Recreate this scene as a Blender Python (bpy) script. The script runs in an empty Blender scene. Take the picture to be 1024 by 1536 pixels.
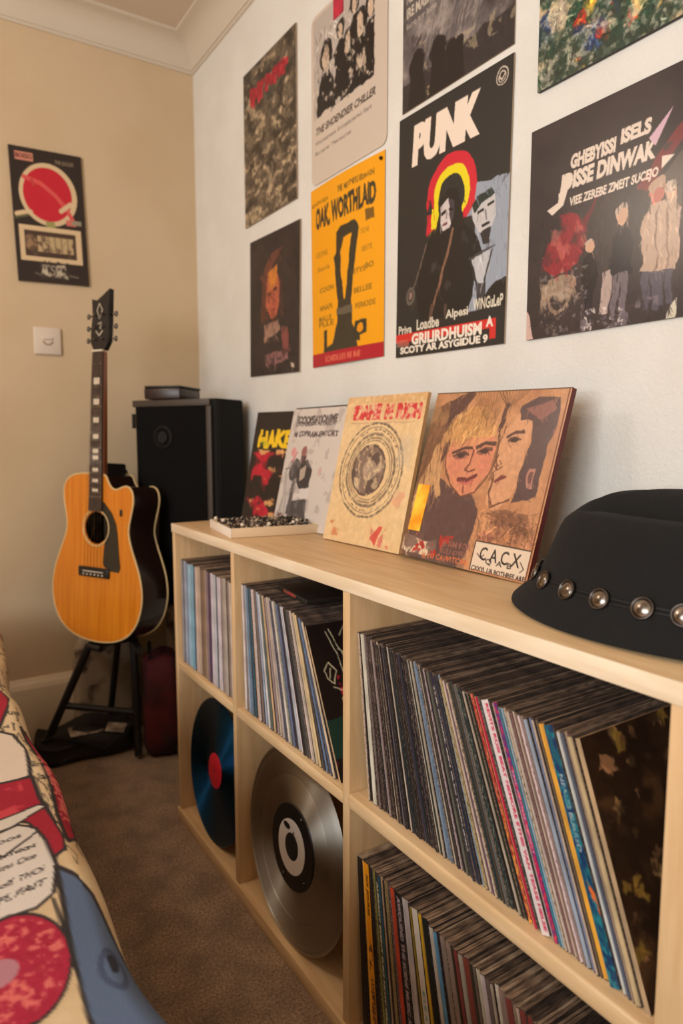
import bpy, bmesh, math, random
import numpy as np
from mathutils import Vector, Matrix
C = bpy.context.scene.collection
R = math.radians
rnd = random.Random(7)
nr = np.random.RandomState(5)

# ------------------------------------------------------------ room measures (metres)
WX = 0.36        # poster wall plane
YB = 2.4145      # guitar wall plane
CEIL = 2.36
COVE = 2.273     # lower edge of the coving
T = 0.80         # shelf unit top

# ------------------------------------------------------------ materials
def s2l(c):
    c = np.asarray(c, float) / 255.0
    return np.where(c <= 0.04045, c / 12.92, ((c + 0.055) / 1.055) ** 2.4)

def mat(name, col, rough=0.6, metal=0.0, col2=None, scale=20, stretch=(1, 1, 1), bump=0.0, bscale=200, detail=4,
        coat=0, spec=0.5, lo=0.4, hi=0.6, sheen=0, aniso=0):
    m = bpy.data.materials.new(name); m.use_nodes = True
    nt = m.node_tree; b = nt.nodes['Principled BSDF']
    b.inputs['Roughness'].default_value = rough
    b.inputs['Metallic'].default_value = metal
    b.inputs['Coat Weight'].default_value = coat
    b.inputs['Specular IOR Level'].default_value = spec
    b.inputs['Sheen Weight'].default_value = sheen
    a = (*s2l(col), 1)
    b.inputs['Base Color'].default_value = a
    tc = nt.nodes.new('ShaderNodeTexCoord')
    if col2 is not None:
        mp = nt.nodes.new('ShaderNodeMapping'); mp.inputs['Scale'].default_value = stretch
        n = nt.nodes.new('ShaderNodeTexNoise'); n.inputs['Scale'].default_value = scale; n.inputs['Detail'].default_value = detail
        r = nt.nodes.new('ShaderNodeValToRGB')
        r.color_ramp.elements[0].position = lo; r.color_ramp.elements[1].position = hi
        r.color_ramp.elements[0].color = a; r.color_ramp.elements[1].color = (*s2l(col2), 1)
        nt.links.new(tc.outputs['Object'], mp.inputs['Vector']); nt.links.new(mp.outputs[0], n.inputs['Vector'])
        nt.links.new(n.outputs['Fac'], r.inputs['Fac']); nt.links.new(r.outputs['Color'], b.inputs['Base Color'])
    if bump:
        n2 = nt.nodes.new('ShaderNodeTexNoise'); n2.inputs['Scale'].default_value = bscale; n2.inputs['Detail'].default_value = 3
        bp = nt.nodes.new('ShaderNodeBump'); bp.inputs['Strength'].default_value = bump; bp.inputs['Distance'].default_value = 0.004
        nt.links.new(tc.outputs['Object'], n2.inputs['Vector']); nt.links.new(n2.outputs['Fac'], bp.inputs['Height'])
        nt.links.new(bp.outputs[0], b.inputs['Normal'])
    if aniso:
        b.inputs['Anisotropic'].default_value = aniso; b.inputs['Anisotropic Rotation'].default_value = .25
        tg = nt.nodes.new('ShaderNodeTangent'); tg.direction_type = 'RADIAL'; tg.axis = 'Y'
        nt.links.new(tg.outputs[0], b.inputs['Tangent'])
    return m

def attr_mat(name, rough=0.5, coat=0, bump=0, bscale=300):
    m = mat(name, (128, 128, 128), rough, coat=coat, bump=bump, bscale=bscale)
    nt = m.node_tree
    v = nt.nodes.new('ShaderNodeVertexColor'); v.layer_name = 'print'
    nt.links.new(v.outputs['Color'], nt.nodes['Principled BSDF'].inputs['Base Color'])
    return m

M = {}
M['wall_r'] = mat('white wallpaper', (226, 225, 220), 0.85, bump=0.4, bscale=190, col2=(221, 219, 213), scale=6)
M['wall_b'] = mat('cream wall paint', (205, 184, 153), 0.85, bump=0.15, bscale=200, col2=(199, 177, 145), scale=3)
M['ceil'] = mat('ceiling paint', (205, 190, 172), 0.9, bump=0.1)
M['cove'] = mat('coving paint', (206, 196, 180), 0.8)
M['skirt'] = mat('skirting paint', (226, 210, 184), 0.5)
def carpet_mat():
    m = mat('brown carpet', (156, 121, 86), 0.95, col2=(240, 200, 158), scale=190, detail=8, bump=1.0, bscale=420, sheen=0.3, lo=0.34, hi=0.68)
    nt = m.node_tree; b = nt.nodes['Principled BSDF']; tc = [n for n in nt.nodes if n.type == 'TEX_COORD'][0]
    n = nt.nodes.new('ShaderNodeTexNoise'); n.inputs['Scale'].default_value = 14; n.inputs['Detail'].default_value = 5
    r = nt.nodes.new('ShaderNodeValToRGB'); r.color_ramp.elements[0].position = 0.35; r.color_ramp.elements[1].position = 0.65
    r.color_ramp.elements[0].color = (0.62, 0.59, 0.56, 1); r.color_ramp.elements[1].color = (1, 1, 1, 1)
    mx = nt.nodes.new('ShaderNodeMix'); mx.data_type = 'RGBA'; mx.blend_type = 'MULTIPLY'; mx.inputs[0].default_value = 1
    src = b.inputs['Base Color'].links[0].from_socket
    nt.links.new(tc.outputs['Object'], n.inputs['Vector']); nt.links.new(n.outputs['Fac'], r.inputs['Fac'])
    nt.links.new(src, mx.inputs[6]); nt.links.new(r.outputs[0], mx.inputs[7]); nt.links.new(mx.outputs[2], b.inputs['Base Color'])
    for q in nt.nodes:
        if q.type == 'BUMP': q.inputs['Distance'].default_value = 0.012
    return m
M['carpet'] = carpet_mat()
M['birch'] = mat('birch veneer', (224, 192, 148), 0.42, col2=(208, 172, 127), scale=5, stretch=(14, 1.2, 14), bump=0.04, bscale=60, lo=0.35, hi=0.65)
M['birch_v'] = mat('birch veneer upright', (220, 186, 142), 0.45, col2=(205, 168, 122), scale=5, stretch=(12, 12, 1.2), bump=0.04, lo=0.35, hi=0.65)
M['edge'] = mat('pale birch edging', (238, 220, 192), 0.42, col2=(226, 204, 172), scale=6, stretch=(10, 1, 10))
M['black'] = mat('black plastic', (16, 16, 17), 0.5)
M['black_matte'] = mat('black cloth', (14, 13, 13), 0.85, bump=0.2, bscale=900)
M['grille'] = mat('speaker grille', (12, 11, 11), 0.85, spec=.15, bump=0.5, bscale=1400)
M['frame'] = mat('speaker frame', (66, 57, 50), 0.5)
M['cabinet'] = mat('speaker vinyl', (20, 18, 17), 0.7, spec=.2, bump=0.2, bscale=500)
M['felt'] = mat('black felt', (9, 9, 10), 0.95, bump=0.2, bscale=700, sheen=0.0, col2=(13, 13, 14), scale=60)
M['steel'] = mat('polished metal', (190, 184, 178), 0.22, 1.0, col2=(120, 112, 104), scale=60)
M['darksteel'] = mat('dark metal rim', (96, 90, 86), 0.3, 1.0)
M['silver_disc'] = mat('brushed silver disc', (184, 180, 172), 0.5, 1.0, aniso=0.93)
M['vinyl'] = mat('blue black vinyl', (24, 74, 118), 0.5, 1.0, aniso=0.97)
M['red_label'] = mat('red paper label', (206, 26, 50), 0.6)
M['white_label'] = mat('white paper label', (205, 196, 190), 0.5)
M['black_label'] = mat('black glossy label', (14, 12, 13), 0.3)
M['spruce'] = mat('amber guitar top', (216, 132, 32), 0.3, col2=(198, 112, 20), scale=4, stretch=(20, 1, 1), coat=0.35, lo=0.3, hi=0.7)
M['guitar_side'] = mat('dark brown guitar side', (38, 22, 16), 0.2, coat=0.5)
M['binding'] = mat('cream binding', (214, 186, 132), 0.45)
M['neck'] = mat('reddish neck wood', (150, 92, 60), 0.4)
M['fretboard'] = mat('dark fretboard', (62, 48, 42), 0.5)
M['pearl'] = mat('pearl inlay', (225, 212, 190), 0.35)
M['pickguard'] = mat('dark pickguard', (46, 42, 34), 0.3)
M['bridge'] = mat('black bridge', (24, 20, 20), 0.45)
M['stand'] = mat('black stand tube', (22, 19, 18), 0.5)
M['switch'] = mat('white switch plastic', (214, 202, 188), 0.4)
M['paper_edge'] = mat('paper edge', (170, 148, 124), 0.8)
M['bag'] = mat('black nylon bag', (26, 19, 18), 0.75, bump=0.3, bscale=120)
M['red_bag'] = mat('dark red bag', (84, 16, 22), 0.8, col2=(36, 12, 14), scale=9, bump=0.3, bscale=150)
M['pale_label'] = mat('pale label', (190, 176, 158), 0.7, col2=(120, 104, 92), scale=30)
M['blot_cloth'] = mat('pale blotched cloth', (160, 144, 124), 0.9, col2=(64, 44, 34), scale=11, lo=0.55, hi=0.66)
M['amp_top'] = mat('brown black plastic', (46, 30, 26), 0.35)
M['sheet'] = mat('bed base cloth', (150, 130, 108), 0.9)
M['orange'] = mat('orange sticker', (250, 150, 10), 0.5, col2=(255, 205, 60), scale=25)
M['print'] = attr_mat('printed card', 0.42)
M['print_gloss'] = attr_mat('printed glossy card', 0.28)
M['print_cloth'] = attr_mat('printed cotton', 0.9, bump=0.25, bscale=700)
M['spine_print'] = attr_mat('printed spine', 0.5)
M['book_dark'] = mat('dark card', (20, 20, 20), 0.45)
M['pin'] = mat('pin metal', (60, 48, 40), 0.4, 0.8)
M['bead'] = mat('mixed beads', (22, 16, 15), 0.3, col2=(190, 170, 150), scale=55, lo=0.5, hi=0.56)
M['pearlbead'] = mat('pearl bead', (225, 212, 196), 0.3)

_pc = {}
def pmat(col, rough=0.5, jit=8):
    """plain printed card with a little wear of its own"""
    key = (tuple(int(c) for c in col), rough)
    if key not in _pc:
        c2 = tuple(max(0, min(255, c * 0.82 + 6)) for c in col)
        _pc[key] = mat('card %d %d %d' % key[0], col, rough, col2=c2, scale=60, stretch=(1, 1, 0.35))
    return _pc[key]
_sp = {}
def speck(col, col2, sc=300):
    key = (tuple(col), tuple(col2), sc)
    if key not in _sp:
        _sp[key] = mat('lettered card', col, 0.5, col2=col2, scale=sc, stretch=(1, 1, 0.5), detail=2, lo=0.54, hi=0.6)
    return _sp[key]

# ------------------------------------------------------------ object helpers
def link(name, me, m, parent=None):
    o = bpy.data.objects.new(name, me); C.objects.link(o)
    if m is not None:
        for k in (m if isinstance(m, (list, tuple)) else [m]): me.materials.append(k)
    if parent: o.parent = parent
    return o
def from_bm(name, bm, m, parent=None, smooth=None):
    bmesh.ops.recalc_face_normals(bm, faces=bm.faces)
    me = bpy.data.meshes.new(name); bm.to_mesh(me); bm.free()
    if smooth is not None:
        me.polygons.foreach_set('use_smooth', [True] * len(me.polygons))
        if smooth < 3:
            try: me.set_sharp_from_angle(angle=smooth)
            except Exception: pass
    return link(name, me, m, parent)
def empty(name, loc=(0, 0, 0), rot=(0, 0, 0)):
    o = bpy.data.objects.new(name, None); o.location = loc; o.rotation_euler = rot
    o.empty_display_size = 0.02; C.objects.link(o); return o
def tag(o, label=None, cat=None, group=None, kind=None):
    if label: o['label'] = label
    if cat: o['category'] = cat
    if group: o['group'] = group
    if kind: o['kind'] = kind
    return o
def boxv(bm, x0, x1, y0, y1, z0, z1, mi=0):
    v = [bm.verts.new(p) for p in ((x0,y0,z0),(x1,y0,z0),(x1,y1,z0),(x0,y1,z0),(x0,y0,z1),(x1,y0,z1),(x1,y1,z1),(x0,y1,z1))]
    fs = []
    for q in ((0,3,2,1),(4,5,6,7),(0,1,5,4),(1,2,6,5),(2,3,7,6),(3,0,4,7)):
        f = bm.faces.new([v[i] for i in q]); f.material_index = mi; fs.append(f)
    return fs
def box(name, b, m, parent=None, bev=0.0, seg=2):
    bm = bmesh.new(); boxv(bm, *b)
    if bev: bmesh.ops.bevel(bm, geom=list(bm.edges), offset=bev, segments=seg, affect='EDGES', profile=0.5)
    return from_bm(name, bm, m, parent, smooth=R(50) if bev else None)
def prism(bm, pts, z0, z1, mi=0):
    """extrude a closed 2-D outline (x,y) from z0 to z1"""
    a = [bm.verts.new((x, y, z0)) for x, y in pts]; b = [bm.verts.new((x, y, z1)) for x, y in pts]
    n = len(pts)
    fs = [bm.faces.new(a[::-1]), bm.faces.new(b)]
    for i in range(n): fs.append(bm.faces.new((a[i], a[(i+1) % n], b[(i+1) % n], b[i])))
    for f in fs: f.material_index = mi
    return fs
def prism_xz(bm, pts, y0, y1):
    a = [bm.verts.new((x, y0, z)) for x, z in pts]; b = [bm.verts.new((x, y1, z)) for x, z in pts]
    n = len(pts)
    bm.faces.new(a); bm.faces.new(b[::-1])
    for i in range(n): bm.faces.new((a[i], b[i], b[(i+1) % n], a[(i+1) % n]))
def tube(bm, pts, r, seg=10, closed=False):
    pts = [Vector(p) for p in pts]; rings = []; n = len(pts)
    rr = r if isinstance(r, (list, tuple)) else [r] * n
    up = Vector((0.13, 0.21, 0.97))
    for i, p in enumerate(pts):
        if closed: d = (pts[(i+1) % n] - pts[i-1])
        else: d = pts[min(i+1, n-1)] - pts[max(i-1, 0)]
        d.normalize(); a = d.cross(up)
        if a.length < 1e-3: a = d.cross(Vector((1, 0, 0)))
        a.normalize(); b = d.cross(a)
        rings.append([bm.verts.new(p + (a * math.cos(t) + b * math.sin(t)) * rr[i]) for t in [2*math.pi*k/seg for k in range(seg)]])
    for i in range(n if closed else n - 1):
        A, B = rings[i], rings[(i+1) % n]
        for k in range(seg): bm.faces.new((A[k], A[(k+1) % seg], B[(k+1) % seg], B[k]))
    if not closed:
        bm.faces.new(rings[0][::-1]); bm.faces.new(rings[-1])
def lathe_y(bm, prof, seg=64):
    """revolve (radius, y) profile around the Y axis"""
    rings = []
    for r, y in prof:
        if r < 1e-6: rings.append([bm.verts.new((0, y, 0))])
        else: rings.append([bm.verts.new((r * math.cos(2*math.pi*k/seg), y, r * math.sin(2*math.pi*k/seg))) for k in range(seg)])
    for A, B in zip(rings, rings[1:]):
        for k in range(seg):
            q = [A[k % len(A)], A[(k+1) % len(A)], B[(k+1) % len(B)], B[k % len(B)]]
            q = list(dict.fromkeys(q))
            if len(q) > 2: bm.faces.new(q)

# ------------------------------------------------------------ raster print (vertex colours on a fine grid)
_glyph = {}
def glyphs(s, bold=0.0):
    key = (s, bold)
    if key in _glyph: return _glyph[key]
    cu = bpy.data.curves.new('t', 'FONT'); cu.body = s; cu.offset = bold; cu.resolution_u = 3
    o = bpy.data.objects.new('t', cu); C.objects.link(o)
    dg = bpy.context.evaluated_depsgraph_get(); ev = o.evaluated_get(dg); me = ev.to_mesh()
    me.calc_loop_triangles()
    co = np.array([v.co[:2] for v in me.vertices]) if len(me.vertices) else np.zeros((0, 2))
    tr = np.array([t.vertices[:] for t in me.loop_triangles], int)
    ev.to_mesh_clear(); bpy.data.objects.remove(o); bpy.data.curves.remove(cu)
    if len(co):
        co = co - co.min(0); mx = co.max(0); co = co / np.maximum(mx, 1e-6)
    _glyph[key] = (co, tr); return _glyph[key]

def vnoise(h, w, sc, oct=4, seed=0):
    rs = np.random.RandomState(seed); out = np.zeros((h, w)); amp = 1; tot = 0
    for k in range(oct):
        gh, gw = int(sc * h / w * 2**k) + 2, int(sc * 2**k) + 2
        g = rs.rand(gh + 1, gw + 1)
        y = np.linspace(0, gh - 1, h); x = np.linspace(0, gw - 1, w)
        yi = y.astype(int); xi = x.astype(int); fy = (y - yi)[:, None]; fx = (x - xi)[None]
        fy = fy * fy * (3 - 2 * fy); fx = fx * fx * (3 - 2 * fx)
        a = g[yi][:, xi]; b = g[yi][:, xi + 1]; c = g[yi + 1][:, xi]; d = g[yi + 1][:, xi + 1]
        out += amp * ((a * (1 - fx) + b * fx) * (1 - fy) + (c * (1 - fx) + d * fx) * fy); tot += amp; amp *= 0.55
    return out / tot

class Art:
    S = 2
    def __init__(s, w, h, bg):
        s.w, s.h = w, h; s.W, s.H = w * s.S, h * s.S
        s.a = np.zeros((s.H, s.W, 3)); s.a[:] = bg
        s.U, s.V = np.meshgrid((np.arange(s.W) + .5) / s.W, (np.arange(s.H) + .5) / s.H)
        s.asp = s.H / s.W
    def put(s, m, col, a=1.0):
        m = (m * a)[..., None]; s.a = s.a * (1 - m) + np.array(col, float) * m
    def _bb(s, u0, u1, v0, v1):
        x0 = max(0, int(u0 * s.W) - 1); x1 = min(s.W, int(u1 * s.W) + 2)
        y0 = max(0, int(v0 * s.H) - 1); y1 = min(s.H, int(v1 * s.H) + 2)
        return slice(y0, max(y1, y0)), slice(x0, max(x1, x0))
    def poly(s, pts, col, a=1.0):
        P = np.array(pts, float)
        sl = s._bb(P[:, 0].min(), P[:, 0].max(), P[:, 1].min(), P[:, 1].max())
        U, V = s.U[sl], s.V[sl]; ins = np.zeros(U.shape, bool); n = len(P)
        for i in range(n):
            x0, y0 = P[i]; x1, y1 = P[(i + 1) % n]
            if y0 == y1: continue
            c = ((y0 > V) != (y1 > V)) & (U < (x1 - x0) * (V - y0) / (y1 - y0) + x0)
            ins ^= c
        m = (ins * a)[..., None]; s.a[sl] = s.a[sl] * (1 - m) + np.array(col, float) * m
    def ell(s, cx, cy, rx, ry, col, a=1.0, rot=0, ring=0):
        c, d = math.cos(rot), math.sin(rot)
        X = (s.U - cx); Y = (s.V - cy) * s.asp
        x = (X * c + Y * d) / rx; y = (-X * d + Y * c) / (ry * s.asp)
        q = np.sqrt(x * x + y * y); m = (q < 1).astype(float)
        if ring: m *= (q > 1 - ring)
        s.put(m, col, a)
    def rect(s, u0, v0, u1, v1, col, a=1.0):
        sl = s._bb(u0, u1, v0, v1); U, V = s.U[sl], s.V[sl]
        m = (((U >= u0) & (U <= u1) & (V >= v0) & (V <= v1)) * a)[..., None]
        s.a[sl] = s.a[sl] * (1 - m) + np.array(col, float) * m
    def line(s, pts, wd, col, a=1.0):
        for (x0, y0), (x1, y1) in zip(pts, pts[1:]):
            sl = s._bb(min(x0, x1) - wd, max(x0, x1) + wd, min(y0, y1) - wd, max(y0, y1) + wd)
            U, V = s.U[sl], s.V[sl] * s.asp
            dx, dy = x1 - x0, (y1 - y0) * s.asp; L = dx * dx + dy * dy + 1e-12
            t = np.clip(((U - x0) * dx + (V - y0 * s.asp) * dy) / L, 0, 1)
            dd = np.hypot(U - x0 - t * dx, V - y0 * s.asp - t * dy)
            m = (np.clip((wd / 2 - dd) * s.W + 0.5, 0, 1) * a)[..., None]
            s.a[sl] = s.a[sl] * (1 - m) + np.array(col, float) * m
    def noise(s, col, sc=8, lo=.45, hi=.6, a=1.0, seed=1, oct=4, box_=None, mask=None):
        n = vnoise(s.H, s.W, sc, oct, seed)
        m = np.clip((n - lo) / (hi - lo), 0, 1)
        if box_: m = m * ((s.U > box_[0]) & (s.V > box_[1]) & (s.U < box_[2]) & (s.V < box_[3]))
        if mask is not None: m = m * mask
        s.put(m, col, a)
    def text(s, t, u, v, w, h, col, bold=.02, shear=0.0, rise=0.0, a=1.0, vertical=False, grow=0.0):
        """lettering whose box starts at (u, v) = upper left; vertical turns it to read downwards"""
        co, tr = glyphs(t, bold)
        if not len(co): return
        x, y = co[:, 0], 1 - co[:, 1]
        if vertical: P = np.stack([u + (1 - y) * w, v + x * h], 1)
        else: P = np.stack([u + x * w + (1 - y) * shear * w, v + y * h * (1 + grow * x) - x * rise - grow * x * h * .5], 1)
        for q in tr:
            A, B, D = P[q]
            sl = s._bb(min(A[0], B[0], D[0]), max(A[0], B[0], D[0]), min(A[1], B[1], D[1]), max(A[1], B[1], D[1]))
            U, V = s.U[sl], s.V[sl]
            if not U.size: continue
            den = (B[1]-D[1])*(A[0]-D[0]) + (D[0]-B[0])*(A[1]-D[1])
            if abs(den) < 1e-14: continue
            l1 = ((B[1]-D[1])*(U-D[0]) + (D[0]-B[0])*(V-D[1])) / den
            l2 = ((D[1]-A[1])*(U-D[0]) + (A[0]-D[0])*(V-D[1])) / den
            m = (((l1 >= 0) & (l2 >= 0) & (l1 + l2 <= 1)) * a)[..., None]
            s.a[sl] = s.a[sl] * (1 - m) + np.array(col, float) * m
    def warp(s, amp=.012, sc=9, seed=0):
        n1 = vnoise(s.H, s.W, sc, 3, seed + 300) - .5; n2 = vnoise(s.H, s.W, sc, 3, seed + 301) - .5
        i, j = np.indices((s.H, s.W))
        ii = np.clip(i + n1 * amp * 4 * s.W, 0, s.H - 1).astype(int); jj = np.clip(j + n2 * amp * 4 * s.W, 0, s.W - 1).astype(int)
        s.a = s.a[ii, jj]
    def grit(s, amp=.12, sc=30, seed=0):
        n = vnoise(s.H, s.W, sc, 3, seed + 400) - .5
        s.a = np.clip(s.a * (1 + amp * 4 * n)[..., None], 0, 255)
    def brush(s, n=500, ln=.06, wd=.006, ang=1.2, spread=.6, var=.22, a=.6, box_=(0, 0, 1, 1), seed=0):
        r = random.Random(seed)
        for k in range(n):
            u, v = r.uniform(box_[0], box_[2]), r.uniform(box_[1], box_[3]); t = ang + r.uniform(-spread, spread)
            c = s.a[min(s.H - 1, int(v * s.H)), min(s.W - 1, int(u * s.W))] * (1 + r.uniform(-var, var)) + r.uniform(-8, 8)
            l = ln * r.uniform(.4, 1.2); p = [(u, v)]
            for q in range(3):
                t += r.uniform(-.25, .25); u += math.cos(t) * l / 3; v += math.sin(t) * l / 3 / s.asp; p.append((u, v))
            s.line(p, wd * r.uniform(.5, 1.4), np.clip(c, 0, 255), a)
    def out(s):
        a = s.a.reshape(s.h, s.S, s.w, s.S, 3).mean((1, 3))
        return np.clip(a, 0, 255)

class Wide:
    def __init__(s, a, n, col): s.a, s.n, s.col = a, n, col
    def out(s):
        im = s.a.out(); ex = np.zeros((im.shape[0], s.n, 3)); ex[:] = s.col; return np.concatenate([im, ex], 1)

def grid_mesh(name, P, cols, extra=None):
    """P (h,w,3) positions, cols (h,w,3) 0..255 ; extra = (verts, faces, material index) appended"""
    h, w = P.shape[:2]; V = P.reshape(-1, 3); nv = len(V)
    i = np.arange(h * w).reshape(h, w)
    F = np.stack([i[:-1, :-1], i[1:, :-1], i[1:, 1:], i[:-1, 1:]], -1).reshape(-1, 4); nf = len(F)
    ev, ef = (np.array(extra[0], float), extra[1]) if extra else (np.zeros((0, 3)), [])
    me = bpy.data.meshes.new(name)
    allV = np.concatenate([V, ev]); loops = np.concatenate([F.ravel()] + [np.array(f) + nv for f in ef]).astype(np.int32)
    tot = np.concatenate([np.full(nf, 4), np.array([len(f) for f in ef], int)]).astype(np.int32)
    st = np.concatenate([[0], np.cumsum(tot)[:-1]]).astype(np.int32)
    me.vertices.add(len(allV)); me.vertices.foreach_set('co', allV.ravel())
    me.loops.add(len(loops)); me.loops.foreach_set('vertex_index', loops)
    me.polygons.add(len(tot)); me.polygons.foreach_set('loop_start', st); me.polygons.foreach_set('loop_total', tot)
    mi = np.zeros(len(tot), np.int32); mi[nf:] = 1; me.polygons.foreach_set('material_index', mi)
    sm = np.zeros(len(tot), bool); sm[:nf] = True; me.polygons.foreach_set('use_smooth', sm)
    me.update(calc_edges=True)
    ca = me.color_attributes.new('print', 'FLOAT_COLOR', 'POINT')
    c = np.ones((len(allV), 4)); c[:nv, :3] = s2l(cols.reshape(-1, 3)); c[nv:, :3] = 0.3
    ca.data.foreach_set('color', c.ravel()); me.validate(); return me

def card(name, art, W, H, th, m, back, loc, rot, bulge=None, round_=0, parent=None):
    """a printed card: X right, Z up, printed face towards -Y, origin at the bottom middle of the face"""
    img = art.out(); h, w = img.shape[:2]
    u = np.linspace(0, 1, w); v = np.linspace(0, 1, h); U, Vv = np.meshgrid(u, v)
    X = (U - .5) * W; Z = (1 - Vv) * H
    if round_:
        ins = np.clip(round_ - np.minimum(U * W, (1 - U) * W), 0, round_)
        lift = round_ - np.sqrt(np.maximum(round_**2 - ins**2, 0))
        top = Z > H - round_ * 1.2; bot = Z < round_ * 1.2
        Z = np.where(top, np.minimum(Z, H - lift), Z); Z = np.where(bot, np.maximum(Z, lift), Z)
    Y = np.zeros_like(X) if bulge is None else -bulge(U, Vv)
    P = np.stack([X, Y, Z], -1)
    # edges follow the border of the grid
    idx = [(0, j) for j in range(w)] + [(i, w - 1) for i in range(1, h)] + [(h - 1, j) for j in range(w - 2, -1, -1)] + [(i, 0) for i in range(h - 2, 0, -1)]
    f = np.array([P[i] for i in idx]); b = f.copy(); b[:, 1] = b[:, 1] + th
    n = len(idx); ev = np.concatenate([f, b]); ef = [[k, (k + 1) % n, n + (k + 1) % n, n + k] for k in range(n)] + [list(range(2 * n - 1, n - 1, -1))]
    me = grid_mesh(name, P, img, (ev, ef))
    o = link(name, me, [m, back], parent)
    o.location = loc; o.rotation_euler = rot
    return o
WALLROT = R(-90)
def wall_card(name, art, y0, y1, z0, z1, th, m, back, tilt=0, **k):
    return card(name, art, abs(y0 - y1), z1 - z0, th, m, back, (WX - th - 0.0012, (y0 + y1) / 2, z0), (0, tilt, WALLROT), **k)

# ============================================================ SETTING
def st(o): o['kind'] = 'structure'; return o
X0, Y0 = -2.7, -1.9
st(box('floor', (X0 - .1, WX + .1, Y0 - .1, YB + .1, -0.1, 0), M['carpet']))
st(box('ceiling', (X0 - .1, WX + .1, Y0 - .1, YB + .1, CEIL, CEIL + .1), M['ceil']))
st(box('wall_right', (WX, WX + .1, Y0 - .1, YB + .1, 0, CEIL), M['wall_r']))
st(box('wall_back', (X0 - .1, WX, YB, YB + .1, 0, CEIL), M['wall_b']))
st(box('wall_front', (X0 - .1, WX, Y0 - .1, Y0, 0, CEIL), M['wall_b']))
bm = bmesh.new()   # left wall with the window opening
wy0, wy1, wz0, wz1 = -1.5, .7, 0.85, 2.1
boxv(bm, X0 - .1, X0, Y0, wy0, 0, CEIL); boxv(bm, X0 - .1, X0, wy1, YB, 0, CEIL)
boxv(bm, X0 - .1, X0, wy0, wy1, 0, wz0); boxv(bm, X0 - .1, X0, wy0, wy1, wz1, CEIL)
st(from_bm('wall_left', bm, M['wall_b']))
bm = bmesh.new()
for a in ((wy0, wy0 + .05), (wy1 - .05, wy1), ((wy0 + wy1) / 2 - .03, (wy0 + wy1) / 2 + .03)): boxv(bm, X0 - .08, X0 - .02, a[0], a[1], wz0, wz1)
for a in ((wz0, wz0 + .05), (wz1 - .05, wz1)): boxv(bm, X0 - .08, X0 - .02, wy0, wy1, a[0], a[1])
st(from_bm('window_1', bm, M['skirt']))
# coving: a concave plaster strip along both walls
cw = CEIL - COVE
def cove_profile(n=8):
    pts = [(0, COVE), (-.006, COVE), (-.006, COVE + .01)]
    for k in range(n + 1):
        t = k / n * math.pi / 2
        pts.append((-.01 - (cw - .02) * (1 - math.cos(t)), COVE + .01 + (cw - .02) * math.sin(t)))
    pts += [(-cw - .004, CEIL - .008), (-cw - .004, CEIL), (0, CEIL)]
    return pts
bm = bmesh.new(); pr = cove_profile(); n = len(pr)
A = [bm.verts.new((WX + d, Y0, z)) for d, z in pr]; B = [bm.verts.new((WX + d, YB + d, z)) for d, z in pr]
for i in range(n - 1): bm.faces.new((A[i], A[i+1], B[i+1], B[i]))
st(from_bm('trim_1', bm, M['cove'], smooth=R(40)))
bm = bmesh.new()
A = [bm.verts.new((X0, YB + d, z)) for d, z in pr]; B = [bm.verts.new((WX + d, YB + d, z)) for d, z in pr]
for i in range(n - 1): bm.faces.new((A[i], A[i+1], B[i+1], B[i]))
st(from_bm('trim_2', bm, M['cove'], smooth=R(40)))
def skirting(name, horizontal):
    bm = bmesh.new(); pts = [(0, 0), (-.018, 0), (-.018, .19), (-.014, .205), (-.010, .212), (-.006, .222), (0, .222)]
    if horizontal: A = [bm.verts.new((X0, YB + d, z)) for d, z in pts]; B = [bm.verts.new((WX + d, YB + d, z)) for d, z in pts]
    else: A = [bm.verts.new((WX + d, Y0, z)) for d, z in pts]; B = [bm.verts.new((WX + d, YB + d, z)) for d, z in pts]
    for i in range(len(pts) - 1): bm.faces.new((A[i], A[i+1], B[i+1], B[i]))
    st(from_bm(name, bm, M['skirt']))
skirting('baseboard_back', True)

# wall switch
sw = empty('wall_switch', (-.155, YB, 1.285)); tag(sw, 'white square wall socket plate on the cream wall left of the guitar neck', 'wall socket')
box('plate', (-.041, .041, -.009, -.0005, 0, .086), M['switch'], sw, .003)
bm = bmesh.new(); tube(bm, [(.014 * math.sin(t) , -.0105, .040 - .012 * math.cos(t) + .004) for t in [R(a) for a in range(-80, 81, 16)]], .0022, 8)
from_bm('socket_slot', bm, M['paper_edge'], sw, smooth=3)
box('rocker', (-.016, .016, -.013, -.008, .047, .056), M['switch'], sw, .002)

# ============================================================ SHELF UNIT
shelf = empty('shelf_unit', (0, 0, 0)); tag(shelf, 'long low pale birch shelf unit with open compartments along the poster wall', 'shelf unit')
def panel(name, b, m, bev=.0015): return box(name, b, m, shelf, bev)
YE = -0.20
SD = 0.342
panel('top_panel', (.001, SD, YE, 1.7033, T - .022, T), M['birch'])
panel('front_edging', (0 - .0022, .001, YE, 1.7033, T - .0222, T), M['edge'], .0008)
for y in ((1.6853, 1.7023), (1.319, 1.335), (.8752, .8952), (.3135, .3435), (YE, YE + .02)):
    o = panel('upright_panel', (.0, SD - .006, y[0], y[1], .031, T - .0222), M['birch_v'])
    if y[1] in (1.7023,): pass
panel('middle_board', (.002, SD - .006, .8953, 1.3189, .418, .4382), M['birch'])
panel('middle_board', (.002, SD - .006, 1.3351, 1.6852, .418, .4382), M['birch'])
panel('middle_board', (-.004, SD - .006, .3436, .8751, .423, .4481), M['birch'], .004)
panel('middle_board', (.002, SD - .006, YE + .021, .3134, .423, .4481), M['birch'])
panel('base_board', (-.004, SD, YE, 1.7080, .0, .0308), M['birch'])
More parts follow.
